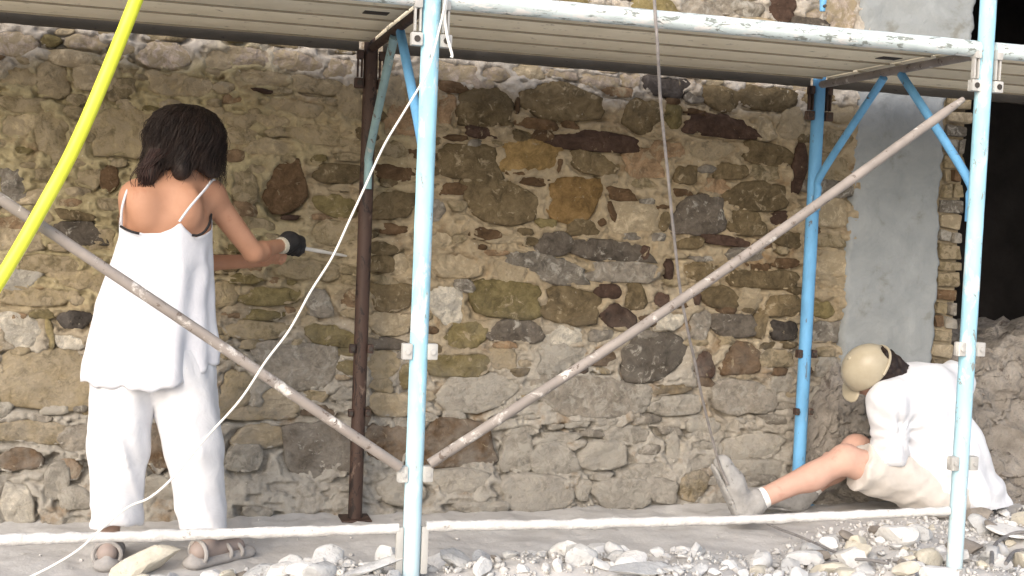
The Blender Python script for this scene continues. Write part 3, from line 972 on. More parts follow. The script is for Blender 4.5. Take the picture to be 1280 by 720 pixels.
# dark beam along the rear of the deck
for (a, b, lab) in ((-1.4, FX1 - 0.05, 'dark rusty beam at the rear of the deck above the standing person'), (FX1 + 0.05, FX2 - 0.05, 'dark beam at the rear of the deck between the two frames'), (FX2 + 0.05, 4.8, 'dark beam at the rear of the deck by the opening')):
    mb = MB()
    n = 80
    vs, fs = [], []
    prof = [(-0.012, 0.0), (0.02, 0.0), (0.02, 0.052), (0.0, 0.052), (-0.012, 0.042)]
    for i, xx in enumerate(np.linspace(a, b, n)):
        for (py, pz) in prof:
            vs.append((xx, YB + py, 1.885 + pz + 0.006 * float(fbm(np.array([[xx * 22, pz * 40, py * 40]]), 5, 3)[0]) * (1 if pz > 0.03 else 0.3)))
    m_ = len(prof)
    for i in range(n - 1):
        for k in range(m_):
            k2 = (k + 1) % m_
            fs.append((i * m_ + k, (i + 1) * m_ + k, (i + 1) * m_ + k2, i * m_ + k2))
    fs += [tuple(range(m_)), tuple((n - 1) * m_ + k for k in range(m_ - 1, -1, -1))]
    mb.add(vs, fs)
    tag(mb.build('rear_beam', M_BEAM, None), lab, 'beam', 'rear beams of the deck')
# deck planks
bays = ((-1.3, FX1 - 0.008, 'over the standing person'), (FX1 + 0.008, FX2 - 0.008, 'between the two frames'), (FX2 + 0.008, 4.7, 'in front of the dark opening'))
for bi, (a, b, where) in enumerate(bays):
    ws = [(0.28, 'front'), (0.27, 'second'), (0.27, 'third'), (0.245, 'rear')]
    y = YF + 0.035
    for k, (w, nm) in enumerate(ws):
        t = tag(empty('deck_plank', ((a + b) / 2, y + w / 2, 1.945)), '%s deck plank lying %s' % (nm, where), 'plank', 'planks of the scaffold deck')
        mb = MB()
        dz = 0.002 * ((k * 7 + bi * 3) % 3)
        mb.box(((a + b) / 2, y + w / 2, 1.931 + dz), (b - a, w - 0.007, 0.018), 0.004)
        mb.build('board', M_BOARD[(k + bi) % 3], t)
        mb = MB()
        for yy in (y + w - 0.010,):
            mb.box(((a + b) / 2, yy, 1.922 + dz), (b - a - 0.01, 0.007, 0.013), 0.001)
        mb.build('edge_lip', M_LIP, t)
        if k == 1:
            for xe in (a + 0.09, b - 0.09):
                mb = MB()
                mb.box((xe, y + w / 2, 1.9225 + dz), (0.085, 0.06, 0.006), 0.002)
                mb.build('hand_slot', M_SLOT, t)
        y += w

# ------------------------------------------------------------------ hose, cables, rope
tube_thing('yellow_hose', 'bright yellow plastic hose hanging diagonally over the deck edge', 'hose',
           catmull([P(196, -70, 3.66), P(170, 0, 3.655), P(128, 104, 3.65), P(90, 190, 3.645), P(48, 268, 3.64), P(0, 350, 3.63), P(-60, 440, 3.62)], 10), 0.0190, M_HOSE, n=20)
wc = [(566, -60), (557, 0), (547, 45), (533, 92), (505, 140), (480, 182), (455, 236), (437, 275), (415, 322), (388, 365), (362, 412), (332, 452), (300, 500), (256, 549), (216, 597), (187, 622), (160, 634), (128, 660), (94, 690), (40, 720), (-30, 748)]
tube_thing('white_cable', 'thin white cable sagging from the centre post to the ground', 'cable',
           catmull([P(x, y, 3.675 - 0.10 * max(0, (y - 100)) / 620) for x, y in wc], 8), 0.0034, M_CABLE, n=8)
lp = [(563, -60), (558, 0), (556, 20), (559, 45), (565, 68), (564, 72)]
tube_thing('cable_end', 'short loose white cable end beside the centre post socket', 'cable', catmull([P(x, y, 3.685) for x, y in lp], 6), 0.0045, M_CABLE, n=8)
rp = [(815, -60, 3.68), (818, 0, 3.685), (822, 60, 3.69), (826, 130, 3.80), (834, 210, 3.92), (842, 290, 4.04), (850, 360, 4.14), (860, 415, 4.22), (868, 450, 4.28), (876, 490, 4.34), (888, 540, 4.42), (899, 580, 4.47), (910, 606, 4.47)]
tube_thing('hanging_rope', 'thin dusty grey rope hanging from the deck down to the boot', 'rope', catmull([P(*q) for q in rp], 10), 0.0056, M_ROPE, n=8, lump=0.12, seed=3, lscale=90)


# ------------------------------------------------------------------ signed distance modelling for people
def rcone(p, a, b, r1, r2):
    a, b = np.asarray(a, float), np.asarray(b, float)
    ab = b - a
    t = np.clip(((p - a) @ ab) / (ab @ ab), 0, 1)
    return np.linalg.norm(p - a - t[..., None] * ab, axis=-1) - (r1 + (r2 - r1) * t)


def ell(p, c, r, R=None):
    q = p - np.asarray(c, float)
    if R is not None:
        q = q @ R
    r = np.asarray(r, float)
    k0 = np.linalg.norm(q / r, axis=-1)
    k1 = np.linalg.norm(q / (r * r), axis=-1)
    return k0 * (k0 - 1) / (k1 + 1e-9)


def rbox(p, c, s, r, R=None):
    q = p - np.asarray(c, float)
    if R is not None:
        q = q @ R
    q = np.abs(q) - (np.asarray(s, float) - r)
    return np.linalg.norm(np.maximum(q, 0), axis=-1) + np.minimum(q.max(axis=-1), 0) - r


def smin(a, b, k):
    h = np.clip(0.5 + 0.5 * (b - a) / k, 0, 1)
    return b + (a - b) * h - k * h * (1 - h)


def nets(fun, lo, hi, h):
    lo, hi = np.asarray(lo, float), np.asarray(hi, float)
    n = np.ceil((hi - lo) / h).astype(int) + 1
    ax = [lo[i] + h * np.arange(n[i]) for i in range(3)]
    G = np.stack(np.meshgrid(*ax, indexing='ij'), -1)
    v = np.empty(tuple(n))
    for i in range(0, n[0], 24):
        v[i:i + 24] = fun(G[i:i + 24])
    s = v < 0
    acc = np.zeros(tuple(n - 1) + (3,))
    cnt = np.zeros(tuple(n - 1))
    sl = lambda o, d: slice(o, n[d] - 1 + o)
    for d in range(3):
        e = [x for x in range(3) if x != d]
        for o1 in (0, 1):
            for o2 in (0, 1):
                of = [0, 0, 0]
                of[e[0]], of[e[1]] = o1, o2
                og = list(of)
                og[d] = 1
                i0 = tuple(sl(of[k], k) for k in range(3))
                i1 = tuple(sl(og[k], k) for k in range(3))
                v0, v1 = v[i0], v[i1]
                cr = s[i0] != s[i1]
                t = np.where(cr, v0 / np.where(cr, v0 - v1, 1), 0)
                for k in range(3):
                    acc[..., k] += np.where(cr, of[k] + (t if k == d else 0), 0)
                cnt += cr
    act = cnt > 0
    idx = -np.ones(tuple(n - 1), int)
    idx[act] = np.arange(act.sum())
    base = np.stack(np.nonzero(act), -1)
    V = lo + h * (base + acc[act] / cnt[act][:, None])
    F = []
    for d in range(3):
        e = [(d + 1) % 3, (d + 2) % 3]
        i0 = [slice(None)] * 3
        i1 = [slice(None)] * 3
        i0[d], i1[d] = slice(0, n[d] - 1), slice(1, n[d])
        a, b = s[tuple(i0)], s[tuple(i1)]
        for flip in (False, True):
            w = np.argwhere((a & ~b) if not flip else (~a & b))
            ok = (w[:, e[0]] > 0) & (w[:, e[1]] > 0) & (w[:, e[0]] < n[e[0]] - 1) & (w[:, e[1]] < n[e[1]] - 1)
            w = w[ok]
            q = []
            for (p1, p2) in ((-1, -1), (0, -1), (0, 0), (-1, 0)):
                c = w.copy()
                c[:, e[0]] += p1
                c[:, e[1]] += p2
                q.append(idx[c[:, 0], c[:, 1], c[:, 2]])
            q = np.stack(q, -1)
            F.append(q[:, ::-1] if flip else q)
    return V, np.concatenate(F)


def relax(V, F, it=2, lam=0.5):
    for _ in range(it):
        A = np.zeros_like(V)
        C = np.zeros(len(V))
        for i, j in ((0, 1), (1, 2), (2, 3), (3, 0)):
            np.add.at(A, F[:, i], V[F[:, j]])
            np.add.at(A, F[:, j], V[F[:, i]])
            np.add.at(C, F[:, i], 1)
            np.add.at(C, F[:, j], 1)
        V = V + lam * (A / np.maximum(C, 1)[:, None] - V)
    return V


def sdf_part(name, fun, lo, hi, h, mat, parent, it=2):
    V, F = nets(fun, lo, hi, h)
    V = relax(V, F, it)
    c = V.mean(axis=0)
    return link(name, new_mesh(name, V - c, F), mat, parent, Vector([float(x) for x in c]))


def rot_to(zdir, xdir):
    z = np.asarray(zdir, float)
    z = z / np.linalg.norm(z)
    x = np.asarray(xdir, float)
    x = x - z * (x @ z)
    x /= np.linalg.norm(x)
    return np.stack([x, np.cross(z, x), z], 1)      # columns are the local axes


def strands(name, fn, n, mat, parent, r=0.0022, seed=0):
    rr = random.Random(seed)
    mb = MB()
    for i in range(n):
        pts = fn(rr)
        m_ = len(pts)
        mb.tube(pts, [r * (1.0 - 0.7 * (k / (m_ - 1)) ** 2) for k in range(m_)], 4, cap=False)
    return mb.build(name, mat, parent, autos=False)


# ------------------------------------------------------------------ standing person (back view, chiselling the wall)
wom = tag(empty('person', (0.02, 4.3, 0.0)), 'standing person with dark hair, white camisole and white trousers, seen from behind', 'person')
WYB = 4.34
head = P(233, 178, 4.40)
nb = P(224, 226, 4.35)
lsh, rsh = P(171, 247, 4.33), P(262, 244, 4.40)
elb, wri, pal = P(317, 316, 4.50), P(349, 307, 4.67), P(366, 306, 4.735)
lel, lwr = P(176, 332, 4.52), P(326, 326, 4.74)
chest, waist, pelv = P(208, 285, WYB), P(203, 345, WYB), P(197, 425, WYB)
hipL, hipR = P(155, 455, 4.33), P(228, 455, 4.33)
knL, knR = P(148, 560, 4.31), P(248, 560, 4.30)
anL, anR = P(135, 672, 4.33), P(258, 676, 4.30)
anL[2], anR[2] = 0.085, 0.085


def body_w(p):
    d = ell(p, head, (.078, .098, .115))
    d = smin(d, rcone(p, nb + (0, .01, -.02), head + (0, .0, -.05), .052, .048), .03)
    d = smin(d, ell(p, head + (0.005, .095, -.015), (.014, .022, .02)), .02)          # nose
    d = smin(d, ell(p, head + (.078, .005, -.01), (.010, .02, .032)), .012)            # ears
    d = smin(d, ell(p, head + (-.078, .005, -.01), (.010, .02, .032)), .012)
    sh = rcone(p, lsh + (.01, 0, 0), rsh + (-.01, 0, 0), .052, .052)
    sh = smin(sh, rcone(p, nb + (0, 0, -.01), lsh, .045, .048), .04)
    sh = smin(sh, rcone(p, nb + (0, 0, -.01), rsh, .045, .048), .04)
    d = smin(d, sh, .035)
    t = smin(ell(p, chest + (0, .012, .01), (.150, .092, .17)), ell(p, waist + (0, .01, 0), (.125, .085, .15)), .06)
    t = smin(t, ell(p, pelv + (0, .0, .0), (.155, .105, .15)), .06)
    # shoulder blades and the hollow of the spine
    t = smin(t, ell(p, P(182, 262, WYB) + (0, -.065, 0), (.045, .03, .07)), .03)
    t = smin(t, ell(p, P(236, 260, WYB) + (0, -.060, 0), (.045, .03, .07)), .03)
    d = smin(d, t, .05)
    sp = rcone(p, P(207, 225, 4.335) + (0, -.105, 0), P(200, 300, 4.335) + (0, -.112, 0), .012, .012)
    d = -smin(-d, sp, .03)
    d = smin(d, rcone(p, rsh, elb, .047, .037), .03)
    d = smin(d, rcone(p, elb, wri, .038, .026), .012)
    d = smin(d, ell(p, elb + (wri - elb) * .3 + (0, 0, -.004), (.036, .05, .036)), .02)
    d = smin(d, rcone(p, lsh, lel, .047, .038), .03)
    d = smin(d, rcone(p, lel, lwr, .036, .026), .012)
    d = smin(d, rcone(p, hipL, knL, .075, .055), .04)
    d = smin(d, rcone(p, hipR, knR, .075, .055), .04)
    d = smin(d, rcone(p, knL, anL, .052, .034), .02)
    d = smin(d, rcone(p, knR, anR, .052, .034), .02)
    for an, dr_ in ((anL, (0.02, 1.0)), (anR, (0.80, 0.60))):
        a = an * (1, 1, 0)
        dv = np.array([dr_[0], dr_[1], 0.0])
        d = smin(d, rcone(p, a - dv * .03 + (0, 0, .052), a + dv * .14 + (0, 0, .040), .036, .028), .02)
    return d


sdf_part('body', body_w, (-.36, 4.14, -.01), (.72, 4.90, 1.68), .0095, M_SKIN, wom, 2)

# camisole: a sheet from the neckline down to a wavy hem
YSC = [(270, 151, 266), (300, 149, 264), (330, 141, 264), (380, 123, 263), (430, 112, 267), (470, 109, 271)]
NE = [(148, 283), (153, 284), (163, 289), (180, 292), (200, 291), (214, 285), (224, 277), (230, 284), (244, 295), (256, 291), (268, 282)]
na, nz_ = 120, 44
vs = []
for i in range(na):
    th = 2 * math.pi * i / na
    cx, sy = math.cos(th), math.sin(th)
    xpix = 207 + 58 * cx
    ytop = np.interp(xpix, [q[0] for q in NE], [q[1] for q in NE]) if sy < 0.2 else 268
    if -0.05 < sy < 0.2:
        ytop = ytop * (1 - (sy + .05) / .25) + 268 * (sy + .05) / .25
    ybot = 478 + 2.5 * math.sin(3 * th + 1) + 2 * math.sin(7 * th) - 24 * float(sstep(.45, 1.0, cx)) + 1.6 * math.sin(19 * th)
    for j in range(nz_):
        t = j / (nz_ - 1)
        yp = ytop + (ybot - ytop) * t
        xl = np.interp(yp, [q[0] for q in YSC], [q[1] for q in YSC])
        xr = np.interp(yp, [q[0] for q in YSC], [q[2] for q in YSC])
        c = P((xl + xr) / 2, yp, WYB)
        hw = np.linalg.norm(P(xr, yp, WYB) - P(xl, yp, WYB)) / 2
        b = np.interp(yp, [270, 330, 400, 470], [.112, .118, .135, .155])
        fold = (0.006 + 0.014 * t) * (math.sin(5 * th + 1.5 + 1.2 * t) * .6 + .5 * math.sin(11 * th + 2.2 * t + .5)) * min(1, t * 2.5)
        fold += 0.008 * float(vnoise(np.array([[cx * 3, sy * 3, yp * .035]]), 6)[0]) * min(1, t * 4)
        rr = 1 + fold / max(hw, .05)
        vs.append((c[0] + hw * cx * rr, c[1] + b * sy * rr, c[2]))
fs = []
for i in range(na):
    i2 = (i + 1) % na
    for j in range(nz_ - 1):
        fs.append((i * nz_ + j, i * nz_ + j + 1, i2 * nz_ + j + 1, i2 * nz_ + j))
me = new_mesh('camisole', vs, fs)
top_o = link('camisole', me, M_TOP, wom)
sm_ = top_o.modifiers.new('thickness', 'SOLIDIFY')
sm_.thickness = 0.002
sm_.offset = 1
for nm, pts in (('strap', [P(224, 277, 4.222), P(238, 258, 4.222), P(256, 237, 4.27), P(266, 225, 4.345), P(270, 228, 4.43)]), ('strap', [P(152, 283, 4.30), P(152, 265, 4.275), P(155, 250, 4.272), P(160, 236, 4.29), P(166, 228, 4.36)])):
    mb = MB()
    mb.tube(catmull(pts, 8), 0.0042, 8)
    mb.build(nm, M_TOP, top_o)
for pts in ([P(151, 283, 4.285), P(158, 287, 4.246), P(166, 290, 4.226), P(174, 292, 4.22)], [P(240, 294, 4.226), P(248, 294, 4.232), P(256, 289, 4.25), P(262, 279, 4.29), P(264, 268, 4.34)]):
    mb = MB()
    mb.tube(catmull(pts, 6), 0.0045, 8)
    mb.build('bra_band', M_BLACK, wom)

hemL, hemR = P(145, 654, 4.31), P(256, 662, 4.30)


def trou(p):
    d = ell(p, P(192, 440, 4.335), (.185, .125, .16))
    l1 = rcone(p, P(155, 470, 4.33), P(148, 560, 4.31), .108, .100)
    l1 = smin(l1, rcone(p, P(148, 560, 4.31), hemL + (0, 0, -.03), .098, .088), .02)
    l2 = rcone(p, P(228, 470, 4.33), P(242, 560, 4.305), .116, .098)
    l2 = smin(l2, rcone(p, P(242, 560, 4.305), hemR + (0, 0, -.03), .096, .079), .02)
    l1 = np.maximum(l1, (hemL[2] + 0.006 * np.sin(p[..., 0] * 40)) - p[..., 2])
    l2 = np.maximum(l2, (hemR[2] + 0.006 * np.sin(p[..., 0] * 37)) - p[..., 2])
    d = smin(d, np.minimum(l1, l2), .045)
    zz = p[..., 2]
    q = np.stack([p[..., 0] * 15 + zz * 5, p[..., 1] * 13, zz * 3.2], -1)
    d = d + .011 * (np.abs(fbm(q, 14, 2)) - .35) * sstep(.92, .7, zz)
    q2 = np.stack([p[..., 0] * 6, p[..., 1] * 8, zz * 20 + p[..., 0] * 9], -1)
    d = d + .011 * (np.abs(vnoise(q2, 16)) - .3) * (sstep(.34, .14, zz) + .55 * sstep(.52, .62, zz))
    return d


sdf_part('trousers', trou, (-.30, 4.14, .08), (.36, 4.52, .76), .0085, M_TROU, wom, 1)

# hair
hc = head + (-.004, .0, -.006)


def hair_w(p):
    d = ell(p, hc + (0, -.012, .01), (.118, .122, .118))
    d = smin(d, rcone(p, P(205, 180, 4.34), P(190, 214, 4.305), .050, .034), .04)
    d = smin(d, rcone(p, P(191, 210, 4.30), P(181, 236, 4.285), .028, .010), .03)
    d = smin(d, rcone(p, P(250, 190, 4.35), P(262, 215, 4.345), .050, .030), .03)
    d = smin(d, rcone(p, P(225, 190, 4.31), P(228, 212, 4.285), .055, .035), .03)
    return d + .009 * fbm(p * (20, 20, 12), 33, 3)


hair = sdf_part('hair', hair_w, (-.20, 4.17, 1.26), (.32, 4.60, 1.66), .0085, M_HAIR, wom, 1)


def hair_fn(tips):
    def fn(rr):
        a = rr.uniform(0, 2 * math.pi)
        e = rr.uniform(0.25, 1.45)
        u = np.array([math.cos(a) * math.cos(e), math.sin(a) * math.cos(e), math.sin(e)])
        pts = []
        L = rr.uniform(.40, .98)
        fly = 1 + abs(rr.gauss(0, .045))
        ph, amp = rr.uniform(0, 6), rr.uniform(.005, .018)
        for k in range(9):
            t = k / 8
            ee = e - t * L * 1.9
            q = np.array([math.cos(a) * math.cos(max(ee, -.25)), math.sin(a) * math.cos(max(ee, -.25)), math.sin(max(ee, -.25))]) * (.126, .130, .126)
            q = hc + (0, -.012, .01) + q * (fly + (1 - fly) * (1 - t))
            drop = max(0, -.25 - ee) * .10
            q = q + (amp * math.sin(ph + 7 * t) - .025 * drop / .1 * (1 if math.cos(a) < .2 else -.2), amp * math.cos(ph + 6 * t) - .02 * drop / .1, -drop)
            pts.append(q)
        return pts
    return fn


strands('hair_strand', hair_fn(0), 2000, M_HAIR, hair, .0013, 5)


def lock_fn(rr):
    ph = rr.uniform(0, 6)
    x0, x1 = rr.gauss(200, 7), rr.gauss(182, 5)
    y1 = rr.uniform(215, 241)
    q = [P(x0, 186, 4.27), P((x0 + x1) / 2 - 4, 202, 4.265 + rr.uniform(-.01, .02)), P(x1 + 3 * math.sin(ph), (202 + y1) / 2 + 4, 4.265 + rr.uniform(-.01, .02)), P(x1 + 4 * math.sin(ph + 2), y1, 4.27)]
    return catmull(q, 4)


strands('hair_lock', lock_fn, 160, M_HAIR2, hair, .0018, 6)

# gloved right hand closed on the chisel, and the chisel itself
t0, t1 = P(372, 309, 4.775), P(433, 320, 5.005)
td = (t1 - t0) / np.linalg.norm(t1 - t0)
tag(tube_thing('chisel', 'thin steel chisel held against the wall by the gloved hand', 'chisel', seg(t0 - td * .10, t1, 14), [.008] * 9 + [.0062] * 4 + [.004], M_STEEL, n=10))
w_ = (pal - wri) / np.linalg.norm(pal - wri)
side = np.cross(td, np.array([0, 0, 1.0]))
side /= np.linalg.norm(side)
upv = np.cross(side, td)
hcen = t0 - td * .045


def hand_fn(c, wr):
    def fn(p):
        kn = c + upv * .030 - side * .006
        d = rcone(p, wr, c + side * .012 + upv * .012 - td * .02, .029, .030)
        d = smin(d, rcone(p, c + side * .014 + upv * .020 - td * .036, c + side * .014 + upv * .020 + td * .03, .020, .018), .02)
        for i, (o_, L) in enumerate(((.036, .95), (.014, 1.05), (-.008, 1.0), (-.029, .82))):
            b = c + td * o_
            arc = [b + (side * math.cos(a) + upv * math.sin(a)) * .0225 * (1.0 if L > .9 else .92) for a in np.linspace(math.radians(60), math.radians(60 - 235 * L), 6)]
            for q in range(5):
                d = smin(d, rcone(p, arc[q], arc[q + 1], .0105 - .0005 * q, .010 - .0006 * q), .004)
        th = [c + side * .022 - td * .03, c + side * .002 + upv * .034 + td * .002, c - side * .012 + upv * .026 + td * .034]
        d = smin(d, rcone(p, th[0], th[1], .013, .0115), .006)
        d = smin(d, rcone(p, th[1], th[2], .0115, .009), .004)
        return d
    return fn


_hf = hand_fn(hcen, wri + (pal - wri) * .55)
gl = sdf_part('work_glove', lambda p: 1.2 * _hf(hcen + (p - hcen) / 1.2), hcen - .13, hcen + .13, .0036, M_BLACK, wom, 1)
mb = MB()
mb.tube([wri + (pal - wri) * q for q in (.05, .2, .38)], [.0305, .0325, .0325], 18)
mb.build('glove_cuff', M_CUFF, gl)
lhc = hcen - td * .09 + (0, .045, -.05)
sdf_part('left_hand', hand_fn(lhc, lwr + (lhc - lwr) * .3), lhc - .15, lhc + .15, .005, M_SKIN, wom, 1)

for an, dv in ((anL, (0.02, 1.0)), (anR, (0.80, 0.60))):
    a = an * (1, 1, 0)
    dv = np.array([dv[0], dv[1], 0.0])
    R_ = rot_to((0, 0, 1), dv)
    gh = gz(a[0], a[1])
    s_ = sdf_part('sandal', lambda p: smin(rcone(p * (1, 1, 1.9), (a - dv * .045 + (0, 0, .016)) * (1, 1, 1.9), (a + dv * .165 + (0, 0, .014)) * (1, 1, 1.9), .045, .047) / 1.9, rcone(p, a - dv * .058 + (0, 0, .02), a - dv * .045 + (0, 0, .06), .020, .014), .012),
                  a - (.25, .25, .02), a + (.25, .25, .12), .007, M_SANDAL, wom, 1)
    for o_, hh_ in ((-.035, .086), (.075, .060), (.125, .052)):
        mb = MB()
        pts = []
        for q in np.linspace(-.25 * math.pi, 1.25 * math.pi, 14):
            pts.append(a + dv * o_ + R_[:, 1] * math.cos(q) * .046 + np.array([0, 0, max(.014, hh_ * .55 + math.sin(q) * hh_ * .5)]))
        mb.tube(pts, .0075, 8)
        mb.build('sandal_strap', M_SANDAL, s_)

# ------------------------------------------------------------------ seated person
YM = 4.50
man = tag(empty('person', (3.1, 4.5, 0.08)), 'seated person in white shirt, cream shorts and pale cap, leg stretched out', 'person')
pel = P(1178, 606, 4.50)
spn = P(1172, 545, 4.50)
che = P(1150, 500, 4.52)
nkb = P(1122, 478, 4.55)
hd = P(1090, 464, 4.55)
shL, shR = P(1110, 502, 4.44), P(1190, 478, 4.62)
eL, hL_ = P(1112, 566, 4.46), P(1062, 580, 4.62)
eR, hR_ = P(1130, 560, 4.74), P(1050, 572, 4.68)
hip1, kn1, an1 = P(1150, 606, 4.47), P(1056, 575, 4.50), P(948, 625, 4.52)
hip2, kn2, an2 = P(1150, 600, 4.66), P(1070, 562, 4.68), P(1012, 612, 4.74)
fdir = np.array([-.40, .58, -.72])
fdir = fdir / np.linalg.norm(fdir)          # the face looks down towards the foot of the wall
hup = np.cross(np.cross(fdir, np.array([-.80, -.12, .45])), fdir)
hup /= np.linalg.norm(hup)
HR = np.stack([np.cross(fdir, hup), fdir, hup], 1)     # local x right, y face, z crown


def L2(x, y, z):
    return hd + HR @ np.array([x, y, z])


def torso_m(p):
    d = rcone(p, shL, shR, .065, .065)
    d = smin(d, rcone(p, nkb + (.02, 0, -.03), che, .06, .13), .05)
    d = smin(d, rcone(p, che, spn, .14, .125), .05)
    return smin(d, ell(p, pel, (.16, .16, .12)), .05)


def body_m(p):
    d = ell(p, hd, (.078, .100, .115), HR)
    d = smin(d, ell(p, L2(0, .05, -.06), (.058, .055, .06), HR), .04)
    d = smin(d, rcone(p, L2(0, .095, .0), L2(0, .115, -.03), .010, .014), .015)
    for sx in (-1, 1):
        d = smin(d, ell(p, L2(sx * .080, -.005, -.01), (.010, .020, .032), HR), .012)
        d = np.maximum(d, -ell(p, L2(sx * .032, .100, .005), (.014, .012, .009), HR))
    d = smin(d, rcone(p, nkb, L2(0, -.015, -.05), .062, .056), .03)
    d = smin(d, torso_m(p), .05)
    d = smin(d, rcone(p, shL, eL, .052, .043), .03)
    d = smin(d, rcone(p, eL, hL_, .042, .030), .012)
    d = smin(d, rcone(p, shR, eR, .052, .043), .03)
    d = smin(d, rcone(p, eR, hR_, .042, .030), .012)
    for (h_, k_, a_) in ((hip1, kn1, an1), (hip2, kn2, an2)):
        d = smin(d, rcone(p, h_, k_, .082, .064), .04)
        d = smin(d, ell(p, k_ + (0, -.006, .012), (.060, .056, .056)), .02)
        d = smin(d, rcone(p, k_, a_, .060, .040), .016)
        d = smin(d, ell(p, k_ + (a_ - k_) * .36 + (-.004, .0, -.018), (.075, .052, .052), rot_to((0, 1, 0), a_ - k_)), .03)
    return d


sdf_part('body', body_m, (2.10, 4.20, .0), (3.55, 4.98, 1.0), .0105, M_SKIN2, man, 2)


def hands_m(c, d0):
    d0 = d0 / np.linalg.norm(d0)
    sd = np.cross(d0, np.array([0, 0, 1.0]))
    sd /= np.linalg.norm(sd)
    up_ = np.cross(sd, d0)

    def fn(p):
        d = rcone(p, c, c + d0 * .06, .028, .034)
        for i, (o_, L) in enumerate(((-.030, .9), (-.010, 1.05), (.010, 1.0), (.029, .8))):
            a = c + d0 * .075 + sd * o_
            b = a + (d0 * .035 - up_ * .012) * L
            e = b + (d0 * .014 - up_ * .028) * L
            d = smin(d, rcone(p, a - d0 * .02, b, .0105, .0095), .004)
            d = smin(d, rcone(p, b, e, .0095, .008), .003)
        a = c + d0 * .03 - sd * .03
        d = smin(d, rcone(p, a, a + d0 * .03 - sd * .018 - up_ * .01, .013, .010), .008)
        d = smin(d, rcone(p, a + d0 * .03 - sd * .018 - up_ * .01, a + d0 * .055 - sd * .012 - up_ * .02, .010, .008), .003)
        return d
    return fn


for c, e_ in ((hL_, eL), (hR_, eR)):
    sdf_part('hand', hands_m(c, c - e_), c - .13, c + .13, .005, M_SKIN2, man, 1)


def tee(p):
    d = rcone(p, P(1128, 484, 4.54), P(1150, 505, 4.52), .085, .150)
    d = smin(d, rcone(p, shL, shR, .085, .092), .06)
    d = smin(d, rcone(p, P(1150, 508, 4.52), P(1176, 575, 4.50), .160, .175), .05)
    d = smin(d, rcone(p, P(1180, 560, 4.48), P(1205, 618, 4.46), .165, .150), .05)
    d = smin(d, rcone(p, P(1215, 585, 4.48), P(1238, 628, 4.46), .085, .085), .05)
    slv = rcone(p, shL + (0, -.005, 0), P(1112, 572, 4.45), .078, .074)
    slv = np.maximum(slv, (p - P(1114, 580, 4.45)) @ ((eL - shL) / np.linalg.norm(eL - shL)))
    slv2 = rcone(p, shR, shR + (eR - shR) * .7, .075, .07)
    d = smin(d, np.minimum(slv, slv2), .028)
    d = smin(d, torso_m(p) - .024, .02)
    # crease where the sleeve meets the side and the folds that radiate from it
    crs = rcone(p, P(1124, 530, 4.375), P(1134, 577, 4.345), .005, .007)
    d = -smin(-d, crs, .030)
    o_ = P(1128, 545, 4.36)
    ang = np.arctan2(p[..., 2] - o_[2], p[..., 0] - o_[0])
    rr = np.linalg.norm((p - o_)[..., [0, 2]], axis=-1)
    d = d + .0036 * np.sin(ang * 11 + 2 * vnoise(p * 6, 40)) * sstep(.30, .06, rr) * sstep(.0, .05, rr)
    q = np.stack([p[..., 0] * 9 + p[..., 2] * 6, p[..., 1] * 9, p[..., 2] * 5 - p[..., 0] * 3], -1)
    d = d + .014 * (np.abs(fbm(q, 41, 2)) - .35)
    dz = p[..., 2] + (p[..., 0] - 3.1) * .22
    d = d + .005 * np.sin(dz * 60 + 3 * vnoise(p * 5, 43)) * sstep(.34, .2, p[..., 2])
    hem = P(1200, 641, 4.36)
    d = np.maximum(d, (hem[2] + .012 * np.sin(p[..., 0] * 14) + .010 * vnoise(p * 12, 42)) - p[..., 2] + .0 * p[..., 0])
    # neck opening
    d = np.maximum(d, -rcone(p, nkb + (-.02, .01, .015), nkb + (-.16, .02, .05), .055, .08))
    return d


sdf_part('t_shirt', tee, (2.66, 4.14, .10), (3.62, 4.90, .80), .0085, M_TEE, man, 1)


def shorts(p):
    d = ell(p, P(1172, 612, 4.50), (.20, .19, .125))
    for (h_, k_, q_) in ((hip1, kn1, .80), (hip2, kn2, .80)):
        e = h_ + (k_ - h_) * q_
        n_ = (k_ - h_) / np.linalg.norm(k_ - h_)
        l1 = rcone(p, h_ + (0, 0, -.005), e + n_ * .05 + (0, 0, -.006), .108, .098)
        l1 = np.maximum(l1, (p - e) @ n_ + .006 * np.sin(p[..., 2] * 40))
        d = smin(d, l1, .03)
    d = d + .009 * fbm(p * (10, 10, 10), 44, 3)
    q = np.stack([p[..., 0] * 12 - p[..., 2] * 9, p[..., 1] * 10, p[..., 2] * 5 + p[..., 0] * 4], -1)
    d = d + .013 * (np.abs(fbm(q, 45, 2)) - .35)
    d = np.maximum(d, .045 - p[..., 2])
    return d


sdf_part('shorts', shorts, (2.62, 4.24, .03), (3.40, 4.92, .52), .0085, M_SHORT, man, 1)


# cap, worn with the strap opening to the back
def cap_f(p):
    d = ell(p, L2(0, .0, .022), (.097, .118, .112), HR)
    d = np.maximum(d, -(p - L2(0, 0, .012 - .0)) @ (HR[:, 2] * 1.0 + HR[:, 1] * -.10))
    d = np.maximum(d, -ell(p, L2(0, .0, .012), (.089, .110, .104), HR))
    d = np.maximum(d, -ell(p, L2(0, -.125, .018), (.040, .05, .038), HR))
    return d


cp = sdf_part('cap', cap_f, hd - .19, hd + .19, .0055, M_CAP, man, 1)


def brim_f(p):
    q = (p - L2(0, .120, .014)) @ HR
    r2 = np.sqrt((q[..., 0] / .076) ** 2 + (q[..., 1] / .052) ** 2)
    sh_ = np.abs(q[..., 2] + 1.9 * q[..., 0] ** 2 + .10 * (q[..., 1] + .03)) - .005
    return np.maximum((r2 - 1) * .07, sh_)


